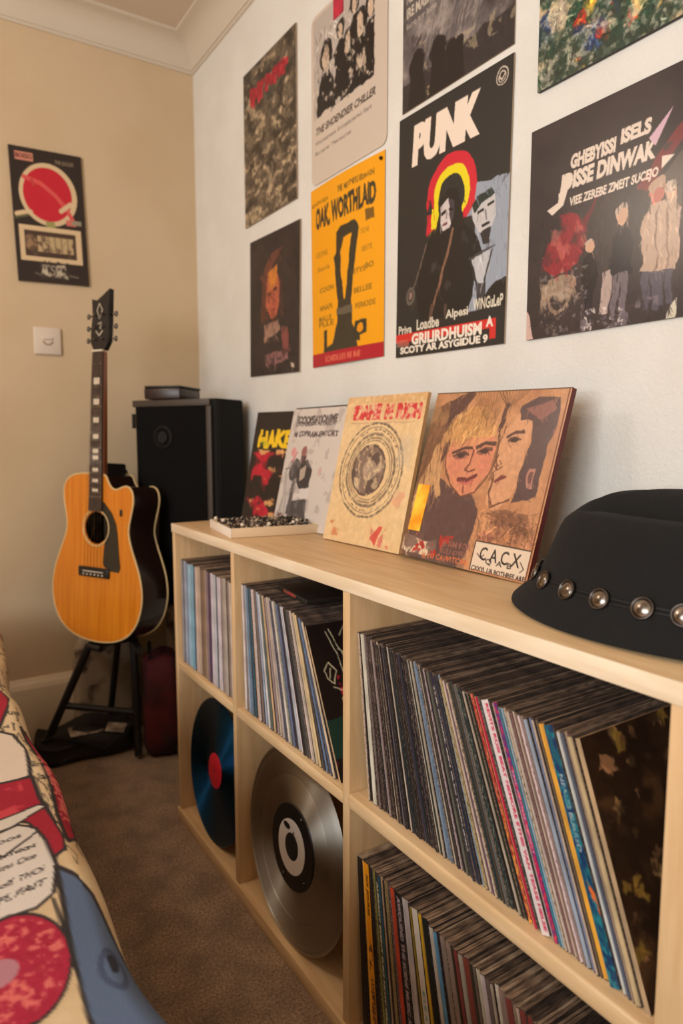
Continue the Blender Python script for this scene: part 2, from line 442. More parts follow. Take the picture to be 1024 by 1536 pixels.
panel('back_board', (SD - .0055, SD - .001, YE + .005, 1.70, .0312, T - .0225), M['birch_v'], 0)

# ============================================================ RECORD SLEEVES IN THE SHELVES
ones = ['', 'first', 'second', 'third', 'fourth', 'fifth', 'sixth', 'seventh', 'eighth', 'ninth', 'tenth', 'eleventh', 'twelfth', 'thirteenth',
        'fourteenth', 'fifteenth', 'sixteenth', 'seventeenth', 'eighteenth', 'nineteenth']
tens = {2: ('twentieth', 'twenty'), 3: ('thirtieth', 'thirty'), 4: ('fortieth', 'forty'), 5: ('fiftieth', 'fifty'), 6: ('sixtieth', 'sixty'), 7: ('seventieth', 'seventy'), 8: ('eightieth', 'eighty'), 9: ('ninetieth', 'ninety')}
def ordinal(n):
    if n < 20: return ones[n]
    a, b = divmod(n, 10)
    return tens[a][0] if b == 0 else tens[a][1] + '-' + ones[b]
EDGE = [mat('sleeve edge %d' % i, c, .8, col2=c2, scale=300, stretch=(.15, 1, 1)) for i, (c, c2) in enumerate([
    ((176, 148, 122), (120, 98, 80)), ((144, 120, 100), (84, 68, 56)), ((196, 172, 146), (140, 116, 96)), ((112, 92, 78), (64, 52, 44)), ((160, 134, 112), (100, 82, 70)), ((86, 70, 60), (48, 39, 34))])]
def sleeve(th, h, d, col, spine_m, edge_m, cover_m=None):
    """record sleeve: spine towards -X, origin at the lower front corner of its far face"""
    bm = bmesh.new(); b = min(.0012, th * .28)
    r = b
    # plan outline with a softly rounded spine
    pts = [(r, 0), (0.0002, -r), (0, -th / 2), (0.0002, -th + r), (r, -th), (d, -th), (d, 0)]
    fs = prism(bm, pts[::-1], 0, h)
    for f in bm.faces: f.material_index = 0
    for f in bm.faces:
        n = f.calc_center_median()
        if abs(n.z - h) < 1e-5 or abs(n.z) < 1e-5 or abs(n.x - d) < 1e-5: f.material_index = 1
    me_m = [cover_m or pmat(col), edge_m]
    o = from_bm('record_sleeve', bm, me_m)
    # the spine strip
    bm = bmesh.new()
    pts = [(-.0004, -r * .8), (-.0004, -th + r * .8), (r * .6, -th + r * .4), (r * .6, -r * .4)]
    prism(bm, pts, .0015, h - .0015)
    s = from_bm('spine', bm, spine_m, o)
    return o

def spine_art_mesh(art, th, h, parent):
    img = art.out(); hh, ww = img.shape[:2]
    U, V = np.meshgrid(np.linspace(0, 1, ww), np.linspace(0, 1, hh))
    P = np.stack([np.full_like(U, -.0006), -th * U, h * (1 - V)], -1)
    me = grid_mesh('spine', P, img)
    o = link('spine', me, M['spine_print'], parent)
    # give it body behind the print
    return o

def fill(seq, y_start, lean, z0, h0, d0, x0, place, group, first_from='left'):
    """seq of (thickness, colour, colour name, style, second colour); lean maps top y to bottom y"""
    y = y_start; k = 0; objs = []
    n = len(seq)
    for i, (th, col, cname, style, c2) in enumerate(seq):
        yt0, yt1 = y, y - th
        yb0, yb1 = lean(yt0), lean(yt1)
        t = min(yt0 - yt1, yb0 - yb1)
        h = h0 + rnd.uniform(-.003, .002); d = d0 - rnd.uniform(0, .004)
        ang = math.asin(max(-.9, min(.9, (yt0 - yb0) / h)))
        t *= math.cos(ang) * (.93 if t < .008 else .97)
        col = tuple(max(4, min(250, c + rnd.uniform(-5, 5))) for c in col)
        col = tuple(int(c / 6) * 6 for c in col)
        em = EDGE[rnd.choice([0, 1, 1, 3, 0, 4, 4, 5, 2])] if sum(col) < 420 else EDGE[rnd.choice([0, 2, 4, 1])]
        if style == 'text':
            q2 = c2 or (200, 190, 175); sm = speck(tuple(int(c / 20) * 20 + 6 for c in col), tuple(int((b * .55 + a_ * .45) / 12) * 12 for a_, b in zip(col, q2)), 420)
        else: sm = pmat(col)
        o = sleeve(t, h, d, col, sm, em, cover_m=EDGE[rnd.choice([1, 3, 5, 5, 5])])
        if isinstance(style, Art):
            for ch in list(o.children): bpy.data.objects.remove(ch)
            spine_art_mesh(style, t * .98, h, o)
        o.location = (x0 + rnd.uniform(0, .003), yb0, z0 + .0004)
        o.rotation_euler = (-ang, 0, 0)
        w = 'thick' if th > .011 else 'thin' if th < .005 else ''
        tag(o, (w + ' ' + cname + ' record sleeve, ' + ordinal(i + 1) + ' from the left in the ' + place).strip(), 'record', group)
        objs.append(o); y = yt1
    return objs

def interp(tab):
    xs = [a for a, b in tab][::-1]; ys = [b for a, b in tab][::-1]
    return lambda v: float(np.interp(v, xs, ys)) if xs[0] <= v <= xs[-1] else (ys[0] + (v - xs[0]) if v < xs[0] else ys[-1] + (v - xs[-1]))

DK = [((44, 38, 34), 'dark brown spined'), ((30, 28, 29), 'black spined'), ((58, 52, 48), 'charcoal spined'), ((70, 62, 54), 'dark taupe spined'), ((38, 40, 46), 'blue-black spined')]
MIXG = [((150, 140, 132), 'grey spined'), ((104, 96, 92), 'mid grey spined'), ((176, 164, 150), 'pale grey spined')]
def pick(lst, th=None, style='plain', c2=None):
    c, nme = rnd.choice(lst); return (th or rnd.uniform(.0042, .0058), c, nme, style, c2)

# spines with lettering one can see
a = Art(12, 200, (214, 202, 200)); a.text('REVITS ROSI BEAT NEMORE ETHIS VAN TEASE HELSE', .45, .02, .40, .96, (196, 36, 78), .04, vertical=True); WHITE_RED = a
a = Art(8, 200, (176, 24, 62)); a.rect(0, 0, .3, 1, (206, 120, 96)); CRIM = a
a = Art(8, 200, (190, 112, 78)); a.noise((156, 44, 38), 3, .45, .5, seed=3); a.noise((226, 160, 60), 3, .55, .6, seed=8, box_=(0, .5, 1, 1)); ORG = a
a = Art(9, 200, (98, 44, 110)); a.noise((176, 34, 92), 2, .42, .5, seed=9, box_=(0, .35, 1, 1)); a.noise((230, 60, 60), 3, .6, .64, seed=4); a.text('SHE ARODE NIGHT', .3, .3, .5, .35, (210, 150, 170), .03, vertical=True); PUR = a
a = Art(14, 180, (22, 84, 104)); a.noise((14, 50, 92), 2, .42, .6, seed=11); a.text('NEALES BURRED', .3, .2, .45, .3, (150, 170, 175), .03, vertical=True); a.poly([(.35, .60), (1, .66), (.95, .74), (.5, .67)], (220, 104, 36)); a.noise((28, 120, 132), 3, .55, .62, seed=2); TEAL = a
a = Art(14, 180, (232, 150, 22)); a.rect(0, 0, .18, 1, (240, 178, 60)); a.rect(.86, 0, 1, 1, (60, 40, 20)); a.text('ADI  JOOKES', .3, .06, .4, .22, (60, 36, 14), .04, vertical=True); a.noise((90, 50, 18), 3, .55, .6, seed=21, box_=(.2, .4, .8, 1)); a.text('LOVE SERENES', .3, .62, .45, .3, (70, 30, 14), .04, vertical=True); GOLD = a
a = Art(9, 200, (24, 20, 24)); a.text('AWOUIND THE SCENE MUSIC ARE YOUNG GIRLS', .15, .02, .7, .94, (170, 150, 156), .05, vertical=True); BLKTXT = a
a = Art(9, 200, (64, 58, 50)); a.text('ALREADY EVENT SURE NOW SERENADES', .25, .05, .55, .9, (196, 190, 160), .05, vertical=True); GRYTXT = a
a = Art(10, 200, (206, 194, 184)); a.text('BILE A', .35, .38, .3, .14, (60, 130, 110), .02, vertical=True); WGREEN = a
a = Art(8, 200, (40, 40, 56)); a.text('THE SCARE AIN BLES DARLING', .3, .06, .4, .8, (190, 180, 170), .05, vertical=True); NAVTXT = a
a = Art(8, 200, (196, 184, 176)); a.noise((90, 60, 60), 4, .56, .6, seed=31); MUDW = a

seq = []
seq += [(.0055, (196, 168, 150), 'worn cream spined', 'text', (110, 80, 70)), (.0035, (60, 50, 46), 'dark spined', 'plain', None), (.0095, (222, 208, 192), 'plain off-white spined', 'plain', None)]
for k in range(6): seq.append(pick(DK if k % 3 else MIXG, style='text', c2=(150, 140, 130)))
seq.append((.0035, (190, 172, 152), 'cream spined', 'plain', None))
for k in range(5): seq.append(pick(DK if k != 2 else MIXG))
seq.append((.0035, (196, 180, 164), 'pale spined', 'plain', None))
for k in range(4): seq.append(pick(DK, style='text' if k % 2 else 'plain', c2=(140, 130, 120)))
seq.append((.0052, (54, 52, 68), 'indigo grey spined', 'plain', None))
for k in range(4): seq.append(pick(DK, style='text' if k % 2 else 'plain', c2=(150, 140, 130)))
seq.append((.0032, (186, 176, 160), 'pale spined', 'plain', None))
seq += [(.005, (50, 46, 44), 'charcoal spined', 'plain', None), (.005, (178, 168, 154), 'pale grey spined', 'plain', None), (.0065, (126, 138, 158), 'slate blue spined', 'plain', None), (.0055, (98, 112, 136), 'dull blue spined', 'text', (170, 170, 180))]
seq += [pick(MIXG), pick(DK), pick(MIXG, style='text', c2=(60, 50, 60)), pick(DK), pick(MIXG), pick(DK)]
seq += [(.006, (36, 38, 48), 'navy spined', NAVTXT, None), (.0065, (44, 42, 58), 'dark navy spined', 'plain', None), (.0045, (120, 160, 178), 'pale teal spined', 'text', (60, 60, 60)), (.006, (184, 156, 104), 'mottled tan spined', 'text', (70, 60, 40)), (.0045, (206, 190, 166), 'cream spined', 'plain', None), (.0045, (110, 78, 96), 'mauve spined', 'plain', None), (.0045, (180, 166, 152), 'pale grey spined', 'text', (90, 80, 70))]
seq += [(.005, (32, 52, 50), 'dark green spined', 'plain', None), pick(DK), pick(MIXG), (.0055, (36, 58, 54), 'bottle green spined', 'text', (150, 160, 150)), pick(DK), pick(MIXG), pick(DK), pick(DK)]
seq += [(.0068, (214, 110, 70), 'orange and red patterned', ORG, None), (.0035, (216, 186, 150), 'peach spined', 'plain', None), (.0062, (176, 24, 62), 'crimson spined', CRIM, None), (.0058, (60, 62, 76), 'slate spined', 'text', (160, 150, 160)),
        (.0150, (216, 204, 200), 'white red-lettered', WHITE_RED, None), (.0035, (180, 160, 150), 'pale spined', 'plain', None), (.0075, (110, 44, 104), 'purple and magenta spined', PUR, None), (.0045, (60, 130, 150), 'teal spined', 'plain', None), (.0045, (150, 180, 196), 'pale blue spined', 'plain', None)]
seq += [(.0045, (180, 170, 150), 'cream spined', 'text', (80, 76, 60)), (.005, (196, 178, 170), 'pale pink spined', 'plain', None), (.0045, (128, 96, 90), 'dusty brown spined', 'plain', None), (.004, (200, 184, 170), 'cream spined', 'plain', None), (.004, (150, 120, 110), 'brown-pink spined', 'plain', None), (.0055, (206, 192, 186), 'off-white spined', 'text', (170, 110, 120)), (.0045, (150, 132, 124), 'grey-brown spined', 'plain', None), (.0075, (156, 172, 186), 'light blue spined', 'plain', None), (.0055, (120, 134, 158), 'slate blue spined', 'plain', None), (.0042, (196, 178, 156), 'beige spined', 'plain', None), (.0042, (110, 92, 80), 'brown spined', 'plain', None)]
seq += [(.0105, (240, 176, 66), 'yellow spined', 'plain', None), (.0150, (22, 84, 104), 'teal painted', TEAL, None), (.0062, (214, 208, 206), 'white spined', 'plain', None), (.006, (84, 92, 112), 'grey-blue spined', 'plain', None), (.0045, (160, 136, 112), 'tan spined', 'plain', None), (.0085, (200, 170, 132), 'honey tan spined', 'plain', None)]
Y0R = .872; target = .872 - .458
cur = sum(s[0] for s in seq); narrow = sum(s[0] for s in seq if s[0] < .0062)
f = (target - (cur - narrow)) / narrow
seq = [(s[0] * f if s[0] < .0062 else s[0],) + s[1:] for s in seq]
leanR = interp([(.886, .862), (.837, .783), (.635, .528), (.618, .510), (.514, .414), (.445, .350)])
fill(seq, Y0R, leanR, .4481, .268, .272, .012, 'upper right compartment', 'records in the upper right compartment')
# last one: its brown leafy cover faces the camera
a = Art(150, 150, (46, 30, 20)); a.noise((84, 58, 36), 5, .5, .7, seed=2)
for k in range(54):
    u, v = rnd.uniform(.02, .98), rnd.uniform(.02, .98); r = rnd.uniform(.014, .050)
    col = rnd.choice([(196, 156, 100), (160, 128, 56), (206, 170, 122), (140, 112, 50), (176, 130, 90), (120, 90, 60)])
    n_ = 5; ph = rnd.uniform(0, 6)
    a.poly([(u + r * (rnd.uniform(.8, 1.2) if q % 2 else rnd.uniform(.45, .7)) * math.cos(ph + q * math.pi / n_), v + r * (rnd.uniform(.8, 1.2) if q % 2 else rnd.uniform(.45, .7)) * math.sin(ph + q * math.pi / n_)) for q in range(2 * n_)], col, .85)
a.warp(.02, 10, 13); a.noise((36, 24, 17), 6, .50, .62, .75, seed=5); a.brush(500, .05, .01, 1.2, 1, .4, .5, seed=13)
LEAF = a
yt, yb = .4565, leanR(.4565) - .0005; h = .268; ang = math.asin((yt - yb) / h)
o = card('record_sleeve', LEAF, .272, h, .006, M['print'], pmat((186, 156, 120)), (.013 + .136, yb - .0065, .4495), (-ang, 0, 0))
tag(o, 'dark brown sleeve with golden leaves on its cover, rightmost in the upper right compartment', 'record', 'records in the upper right compartment')

# lower right compartment
seq = [(.014, (26, 22, 20), 'black spined', 'plain', None), (.003, (236, 170, 60), 'pale orange spined', 'plain', None), (.018, (232, 150, 22), 'golden lettered', GOLD, None), (.006, (40, 34, 28), 'black spined', 'plain', None),
       (.006, (150, 140, 76), 'olive spined', 'plain', None), (.009, (64, 58, 50), 'grey white-lettered', GRYTXT, None), (.006, (34, 92, 116), 'teal blue spined', 'plain', None), (.0065, (176, 152, 124), 'beige spined', 'plain', None), (.003, (60, 50, 44), 'brown spined', 'plain', None),
       (.009, (158, 136, 92), 'mottled tan spined', 'text', (90, 74, 46)), (.009, (84, 78, 74), 'grey lettered', 'text', (180, 160, 160)), (.010, (206, 74, 44), 'orange-red spined', 'plain', None), (.004, (36, 28, 28), 'black spined', 'plain', None), (.012, (24, 20, 24), 'black silver-lettered', BLKTXT, None),
       (.016, (206, 194, 186), 'white spined', 'plain', None), (.003, (60, 50, 40), 'brown spined', 'plain', None), (.007, (150, 128, 44), 'olive yellow spined', 'plain', None), (.014, (206, 194, 184), 'white green-lettered', WGREEN, None), (.0075, (226, 174, 36), 'bright yellow spined', 'plain', None),
       (.012, (28, 34, 28), 'dark green spined', 'plain', None), (.006, (32, 30, 36), 'black spined', 'text', (160, 150, 150)), (.009, (206, 192, 182), 'off-white spined', 'plain', None), (.008, (92, 150, 196), 'sky blue spined', 'plain', None), (.006, (60, 50, 54), 'dark spined', 'plain', None)]
for k in range(24):
    seq.append((rnd.choice([.006, .008, .010, .012]), *rnd.choice([((196, 176, 156), 'beige spined'), ((176, 158, 146), 'stone spined'), ((60, 46, 40), 'dark brown spined'), ((208, 196, 184), 'off-white spined'), ((112, 92, 82), 'taupe spined'), ((136, 60, 54), 'dull red spined'), ((150, 130, 112), 'sand spined')]), 'plain', None))
leanL = interp([(.886, .8745), (.85, .815), (.72, .655), (.66, .585), (.5, .42), (.42, .346)])
tot = 0; seq2 = []
for s in seq:
    if .873 - tot - s[0] < .425: break
    tot += s[0]; seq2.append(s)
fill(seq2, .873, leanL, .0308, .308, .305, .014, 'lower right compartment', 'records in the lower right compartment')

# middle upper compartment
seq = [(.0065, (206, 196, 188), 'white spined', 'plain', None), (.004, (140, 120, 110), 'brown-grey spined', 'plain', None), (.008, (150, 168, 186), 'pale blue spined', 'plain', None), (.005, (100, 122, 150), 'dull blue spined', 'plain', None), (.006, (44, 84, 104), 'petrol blue spined', 'plain', None),
       (.005, (180, 150, 124), 'tan spined', 'plain', None), (.007, (196, 178, 164), 'pale beige spined', 'text', (120, 100, 90)), (.006, (120, 100, 90), 'taupe spined', 'plain', None), (.008, (158, 176, 192), 'light blue spined', 'plain', None), (.005, (206, 200, 196), 'white spined', 'plain', None), (.006, (84, 100, 92), 'grey-green spined', 'plain', None), (.005, (190, 164, 120), 'straw spined', 'plain', None),
       (.006, (130, 110, 124), 'mauve-grey spined', 'text', (190, 170, 170)), (.005, (186, 168, 150), 'beige spined', 'plain', None), (.007, (170, 156, 150), 'stone grey spined', 'plain', None), (.0045, (56, 70, 92), 'navy spined', 'plain', None), (.006, (206, 196, 190), 'off-white spined', 'plain', None), (.005, (146, 128, 110), 'sand spined', 'text', (90, 70, 60)), (.006, (92, 104, 140), 'slate blue spined', 'plain', None), (.005, (46, 44, 52), 'charcoal spined', 'plain', None),
       (.006, (164, 170, 186), 'grey-blue spined', 'plain', None), (.0045, (206, 198, 192), 'pale spined', 'plain', None), (.007, (36, 32, 32), 'black spined', 'plain', None), (.007, (70, 56, 52), 'dark brown spined', 'text', (130, 110, 100)), (.010, (216, 196, 188), 'pinkish white spined', 'plain', None), (.006, (198, 170, 140), 'tan spined', 'plain', None), (.005, (226, 188, 130), 'straw yellow spined', 'plain', None), (.004, (70, 60, 56), 'brown spined', 'plain', None), (.009, (90, 112, 142), 'steel blue spined', 'plain', None), (.005, (196, 176, 150), 'cream spined', 'plain', None)]
tot0 = 1.313 - 1.045
f = tot0 / sum(s[0] for s in seq)
# more of the thin ones between, so that the row is as dense as the photograph's
seq3 = []
for s in seq:
    if s[0] * f > .0105:
        seq3 += [(s[0] * .5,) + s[1:], (s[0] * .5, tuple(c * .78 for c in s[1]), 'worn ' + s[2], 'plain', None)]
    else: seq3.append(s)
f = tot0 / sum(s[0] for s in seq3); seq3 = [(s[0] * f, tuple(min(240, c * 1.10 + 6) for c in s[1])) + s[2:] for s in seq3]
leanM = interp([(1.338, 1.334), (1.313, 1.300), (1.18, 1.115), (1.078, .988), (1.045, .928)])
fill(seq3, 1.313, leanM, .4382, .272, .28, .012, 'middle upper compartment', 'records in the middle upper compartment')
a = Art(112, 170, (30, 24, 24))
a.poly([(0, .62), (.5, .58), (1, .62), (1, .85), (0, .85)], (30, 62, 52)); a.noise((150, 40, 70), 4, .6, .7, seed=8, box_=(0, .75, 1, 1))
a.ell(.42, .52, .2, .13, (150, 62, 62)); a.noise((206, 40, 60), 10, .52, .56, seed=9, box_=(.22, .36, .62, .48)); a.ell(.45, .55, .12, .09, (196, 130, 110)); a.line([(.22, .5), (.3, .62), (.45, .68), (.6, .62)], .012, (206, 196, 170))
for q in ([(.1, .3), (.16, .26), (.22, .32), (.18, .4), (.12, .36), (.1, .3)], [(.16, .42), (.24, .45), (.36, .40), (.42, .34)], [(.2, .06), (.27, .2), (.3, .34)], [(.24, .05), (.33, .2), (.35, .3)], [(.35, .1), (.42, .04), (.46, .12), (.38, .15)], [(.5, .08), (.6, .1), (.55, .2), (.48, .16)], [(.14, .36), (.17, .3)], [(.3, .18), (.5, .3), (.7, .34)], [(.62, .1), (.75, .2), (.85, .12)], [(.52, .7), (.58, .76), (.66, .68), (.7, .78)]):
    a.line(q, .012, (214, 206, 170))
a.warp(.008, 8, 21)
a = Wide(a, 58, (30, 24, 24))
yt = 1.0445; yb = leanM(1.045) - .0008; ang = math.asin((yt - yb) / .27)
o = card('record_sleeve', a, .278, .27, .005, M['print_gloss'], pmat((186, 156, 120)), (.014 + .139, yb - .0055, .4396), (-ang, 0, 0))
tag(o, 'black sleeve with cream drawings, rightmost in the middle upper compartment', 'record', 'records in the middle upper compartment')
# a sleeve lying on top of the middle row
o = box('record_sleeve', (.03, .27, -.14, .0, 0, .010), [M['book_dark']], None, .001)
o.location = (.02, 1.215, .7125); o.rotation_euler = (R(0.5), 0, R(-6))
s = box('sticker', (-.0006, .0, -.09, -.03, .002, .008), speck((150, 50, 50), (60, 90, 60), 80), o); s.location = (.03, 0, 0)
tag(o, 'black sleeve lying flat on the standing records of the middle upper compartment', 'record')

# left upper compartment
seq = [(.012, (140, 142, 156), 'grey-blue spined'), (.012, (164, 166, 180), 'pale slate spined'), (.010, (148, 160, 180), 'cloudy blue spined'), (.022, (156, 186, 206), 'pale blue spined'), (.018, (130, 166, 192), 'soft blue spined'), (.009, (50, 90, 106), 'teal spined'),
       (.016, (206, 182, 170), 'pinkish beige spined'), (.014, (190, 164, 150), 'dusty pink spined'), (.012, (124, 98, 84), 'brown spined'), (.012, (140, 112, 98), 'light brown spined'), (.008, (170, 150, 130), 'tan spined'), (.012, (140, 120, 124), 'greyish mauve spined'), (.013, (86, 68, 92), 'purple spined'),
       (.016, (206, 196, 206), 'pale lilac spined'), (.014, (190, 180, 192), 'lilac grey spined'), (.006, (60, 70, 104), 'navy spined'), (.018, (200, 190, 196), 'silvery white spined'), (.014, (160, 140, 134), 'taupe spined'), (.014, (180, 160, 150), 'stone pink spined'), (.014, (150, 128, 118), 'dull brown spined'), (.012, (196, 184, 180), 'off-white spined')]
f = (1.680 - 1.362) / sum(s[0] for s in seq)
seq = [(s[0] * f, tuple(min(236, c * 1.08) for c in s[1]), s[2], 'plain', None) for s in seq]
leanA = interp([(1.69, 1.688), (1.5, 1.496), (1.36, 1.348)])
fill(seq, 1.680, leanA, .4382, .268, .28, .012, 'upper left compartment', 'records in the upper left compartment')

# ============================================================ DISCS IN THE LOWER COMPARTMENTS
def disc_profile(Rr, th, steps):
    pr = [(0, -th / 2)]
    for r, dy in steps: pr.append((r, -th / 2 - dy))
    pr += [(Rr, -th * .25), (Rr + .0006, 0), (Rr, th * .25), (Rr - .004, th / 2), (0, th / 2)]
    return pr
def place_disc(o, cx, cy, cz, yaw, lean):
    # local -Y is the face; yaw -90 faces the room, lean tips the top backwards
    o.location = (cx, cy, cz); o.rotation_euler = (-lean, 0, yaw)
Rv = .1735
vr = empty('vinyl_record'); tag(vr, 'large glossy blue-black vinyl record with red label in the lower left compartment', 'vinyl record')
bm = bmesh.new(); st_ = [(.062, 0), (.063, -.0003)]
for k in range(26): st_ += [(.066 + k * .0038, .0002), (.068 + k * .0038, .0)]
st_ += [(Rv - .004, .0004)]
lathe_y(bm, disc_profile(Rv, .003, st_), 128); from_bm('disc', bm, M['vinyl'], vr, smooth=R(30))
bm = bmesh.new(); lathe_y(bm, [(.0035, -.0022), (.041, -.0022), (.042, -.0017), (.042, -.0014), (.0035, -.0014)], 64); from_bm('label', bm, M['red_label'], vr, smooth=R(30))
ln = R(5); place_disc(vr, .028, 1.512, .0312 + Rv * math.cos(ln) + .002, R(-91), ln)
Rs = .191
sd = empty('silver_disc'); tag(sd, 'big brushed silver disc with black and white centre in the lower middle compartment', 'disc')
bm = bmesh.new(); lathe_y(bm, disc_profile(Rs, .004, [(.08, .0), (.100, .0006), (.134, .0006), (.136, -.0008), (.138, .0010), (.168, .0010), (.182, .0), (.1835, -.001), (.185, .0008)]), 160); from_bm('disc', bm, M['silver_disc'], sd, smooth=R(35))
bm = bmesh.new(); lathe_y(bm, [(.0, -.0046), (.081, -.0046), (.083, -.0030), (.083, -.002), (0, -.002)], 96); from_bm('label', bm, M['black_label'], sd, smooth=R(30))
bm = bmesh.new(); lathe_y(bm, [(.026, -.0048), (.048, -.0060), (.052, -.0058), (.052, -.004), (.026, -.004)], 96); w_ = from_bm('label_ring', bm, M['white_label'], sd, smooth=R(30)); w_['label'] = 'white ring'
bm = bmesh.new(); lathe_y(bm, [(.0, -.0052), (.024, -.0052), (.026, -.0047), (.0, -.0047)], 48); from_bm('hub', bm, M['black'], sd, smooth=R(30))
bm = bmesh.new(); lathe_y(bm, [(.0, -.0070), (.006, -.0066), (.008, -.0062), (.008, -.0050), (0, -.005)], 32); q_ = from_bm('slot', bm, M['black'], sd, smooth=R(30)); q_.location = (-.022, 0, .034); q_.scale = (1.6, 1, .8)
for u_, v_, r_ in ((.03, .068, .0035), (-.022, -.064, .004), (.056, -.044, .003), (.005, .03, .0028)):
    bm = bmesh.new(); lathe_y(bm, [(0, -.0072), (r_ * .7, -.0068), (r_, -.0050), (0, -.005)], 16)
    q_ = from_bm('rivet', bm, M['steel'], sd, smooth=3); q_.location = (u_, 0, v_)
ln = R(5); place_disc(sd, .026, 1.112, .0312 + Rs * math.cos(ln) + .0005, R(-90), ln)

# ============================================================ POSTERS
K = (24, 22, 24)
# crowd
a = Art(120, 240, (104, 92, 76)); a.noise((58, 50, 42), 7, .4, .6, seed=1); a.noise((176, 156, 126), 9, .54, .68, seed=2); a.noise((190, 168, 136), 6, .5, .66, .8, seed=3, box_=(0, .55, 1, 1)); a.noise((40, 38, 36), 5, .5, .7, .7, seed=6, box_=(.0, 0, 1, .3))
for k in range(26):
    u, v = rnd.uniform(.05, .95), rnd.uniform(.52, .97)
    a.ell(u, v, .055, .035, (186, 164, 134), .6); a.ell(u + .01, v + .055, .075, .04, (56, 48, 42), .5); a.ell(u, v - .02, .06, .02, (52, 44, 38), .6)
a.warp(.02, 8, 1); a.brush(700, .07, .012, 1.4, .5, .3, .6, seed=1); a.grit(.12, 30)
for k in range(14):
    u = .14 + k * .052; hh = .10 + .03 * math.sin(k * 2.3)
    if k in (5,): continue
    a.rect(u, .13 + .012 * (k % 3), u + .046, .13 + hh * (1.1 if k < 6 else .8), (196, 34, 54), .92)
a.text('RIPAFD', .16, .13, .66, .09, (150, 20, 40), .04)
o = wall_card('poster', a, 1.993, 1.669, 1.656, 2.094, .004, M['print'], M['paper_edge'])
tag(o, 'tall brown crowd photograph poster with red lettering, top left of the wall display', 'poster', 'posters on the white wall')
# dark face
a = Art(120, 180, (52, 42, 42)); a.noise((40, 34, 36), 4, .4, .6, seed=4)
a.poly([(.2, .28), (.45, .15), (.7, .12), (.5, .22), (.3, .33)], (120, 64, 50), .8)
a.ell(.48, .42, .15, .17, (178, 92, 66)); a.poly([(.38, .26), (.56, .24), (.6, .36), (.44, .4)], (196, 120, 50)); a.ell(.42, .42, .04, .014, (60, 36, 34)); a.ell(.55, .40, .04, .014, (60, 36, 34)); a.line([(.5, .40), (.52, .47)], .02, (120, 54, 46)); a.line([(.44, .53), (.55, .52)], .022, (110, 40, 44))
a.poly([(.26, .3), (.36, .28), (.34, .64), (.24, .6)], (104, 56, 42), .8); a.poly([(.62, .34), (.7, .36), (.7, .62), (.62, .58)], (84, 50, 42), .6)
a.poly([(.3, .64), (.62, .6), (.64, .68), (.3, .76)], (158, 122, 104)); a.poly([(.3, .86), (.78, .82), (.8, .90), (.3, .95)], (140, 96, 96)); a.poly([(.66, .66), (.78, .68), (.84, .84), (.7, .86)], (130, 70, 66)); a.noise((50, 40, 44), 12, .5, .62, .6, seed=3, box_=(.2, .6, .9, .97)); a.rect(.84, .94, .9, .97, (200, 180, 160))
a.warp(.02, 6, 2); a.brush(400, .10, .014, 1.3, .5, .25, .5, seed=2); a.grit(.08, 30)
o = wall_card('poster', a, 1.972, 1.662, 1.202, 1.602, .004, M['print'], M['paper_edge'], tilt=R(1.5))
tag(o, 'dark poster of an orange-lit face, below the brown crowd poster', 'poster', 'posters on the white wall')
# band photo on a white sheet
a = Art(130, 180, (206, 192, 178))
a.rect(.04, .02, .84, .60, (186, 176, 168)); 
def fig(u, v, s, head=(206, 182, 160), coat=K, hair=K):
    a.poly([(u - s*.9, v + s*4.4), (u - s*.95, v + s*1.4), (u - s*.3, v + s*.7), (u + s*.4, v + s*.7), (u + s, v + s*1.5), (u + s*.95, v + s*4.4)], coat)
    a.ell(u, v, s*.62, s*.62, hair); a.ell(u - s*.05, v + s*.12, s*.34, s*.5, head)
for q in ((.6, .13, .10), (.42, .2, .085), (.80, .22, .10), (.22, .28, .14), (.52, .3, .1), (.68, .26, .13)): fig(*q)
a.rect(0, .60, 1, 1, (206, 192, 178)); a.rect(.84, 0, 1, 1, (206, 192, 178)); a.noise((190, 176, 160), 16, .62, .66, seed=6, box_=(.06, .3, .82, .58)); a.rect(.62, .44, .74, .5, (200, 180, 160)); a.warp(.012, 10, 3); a.brush(400, .06, .010, 1.5, .8, .5, .5, box_=(.05, .1, .8, .58), seed=3)
a.text('THE SHOENDIER CHILLER', .06, .66, .80, .045, (70, 60, 58), .03, shear=.02); a.text('Warnament Somplanered Sert', .06, .74, .76, .03, (110, 100, 94), .01); a.text('Burparer Theresome', .06, .80, .5, .03, (110, 100, 94), .01)
o = wall_card('poster', a, 1.594, 1.27, 1.66, 2.062, .0012, M['print_gloss'], M['paper_edge'], round_=.02)
tag(o, 'white poster with a black and white photograph of a dark-coated band', 'poster', 'posters on the white wall')
box('tape', (-.055, -.012, -.0018, -.0006, .352, .43), [pmat((206, 40, 70))], o, .0)['label'] = 'red pointed sticker'
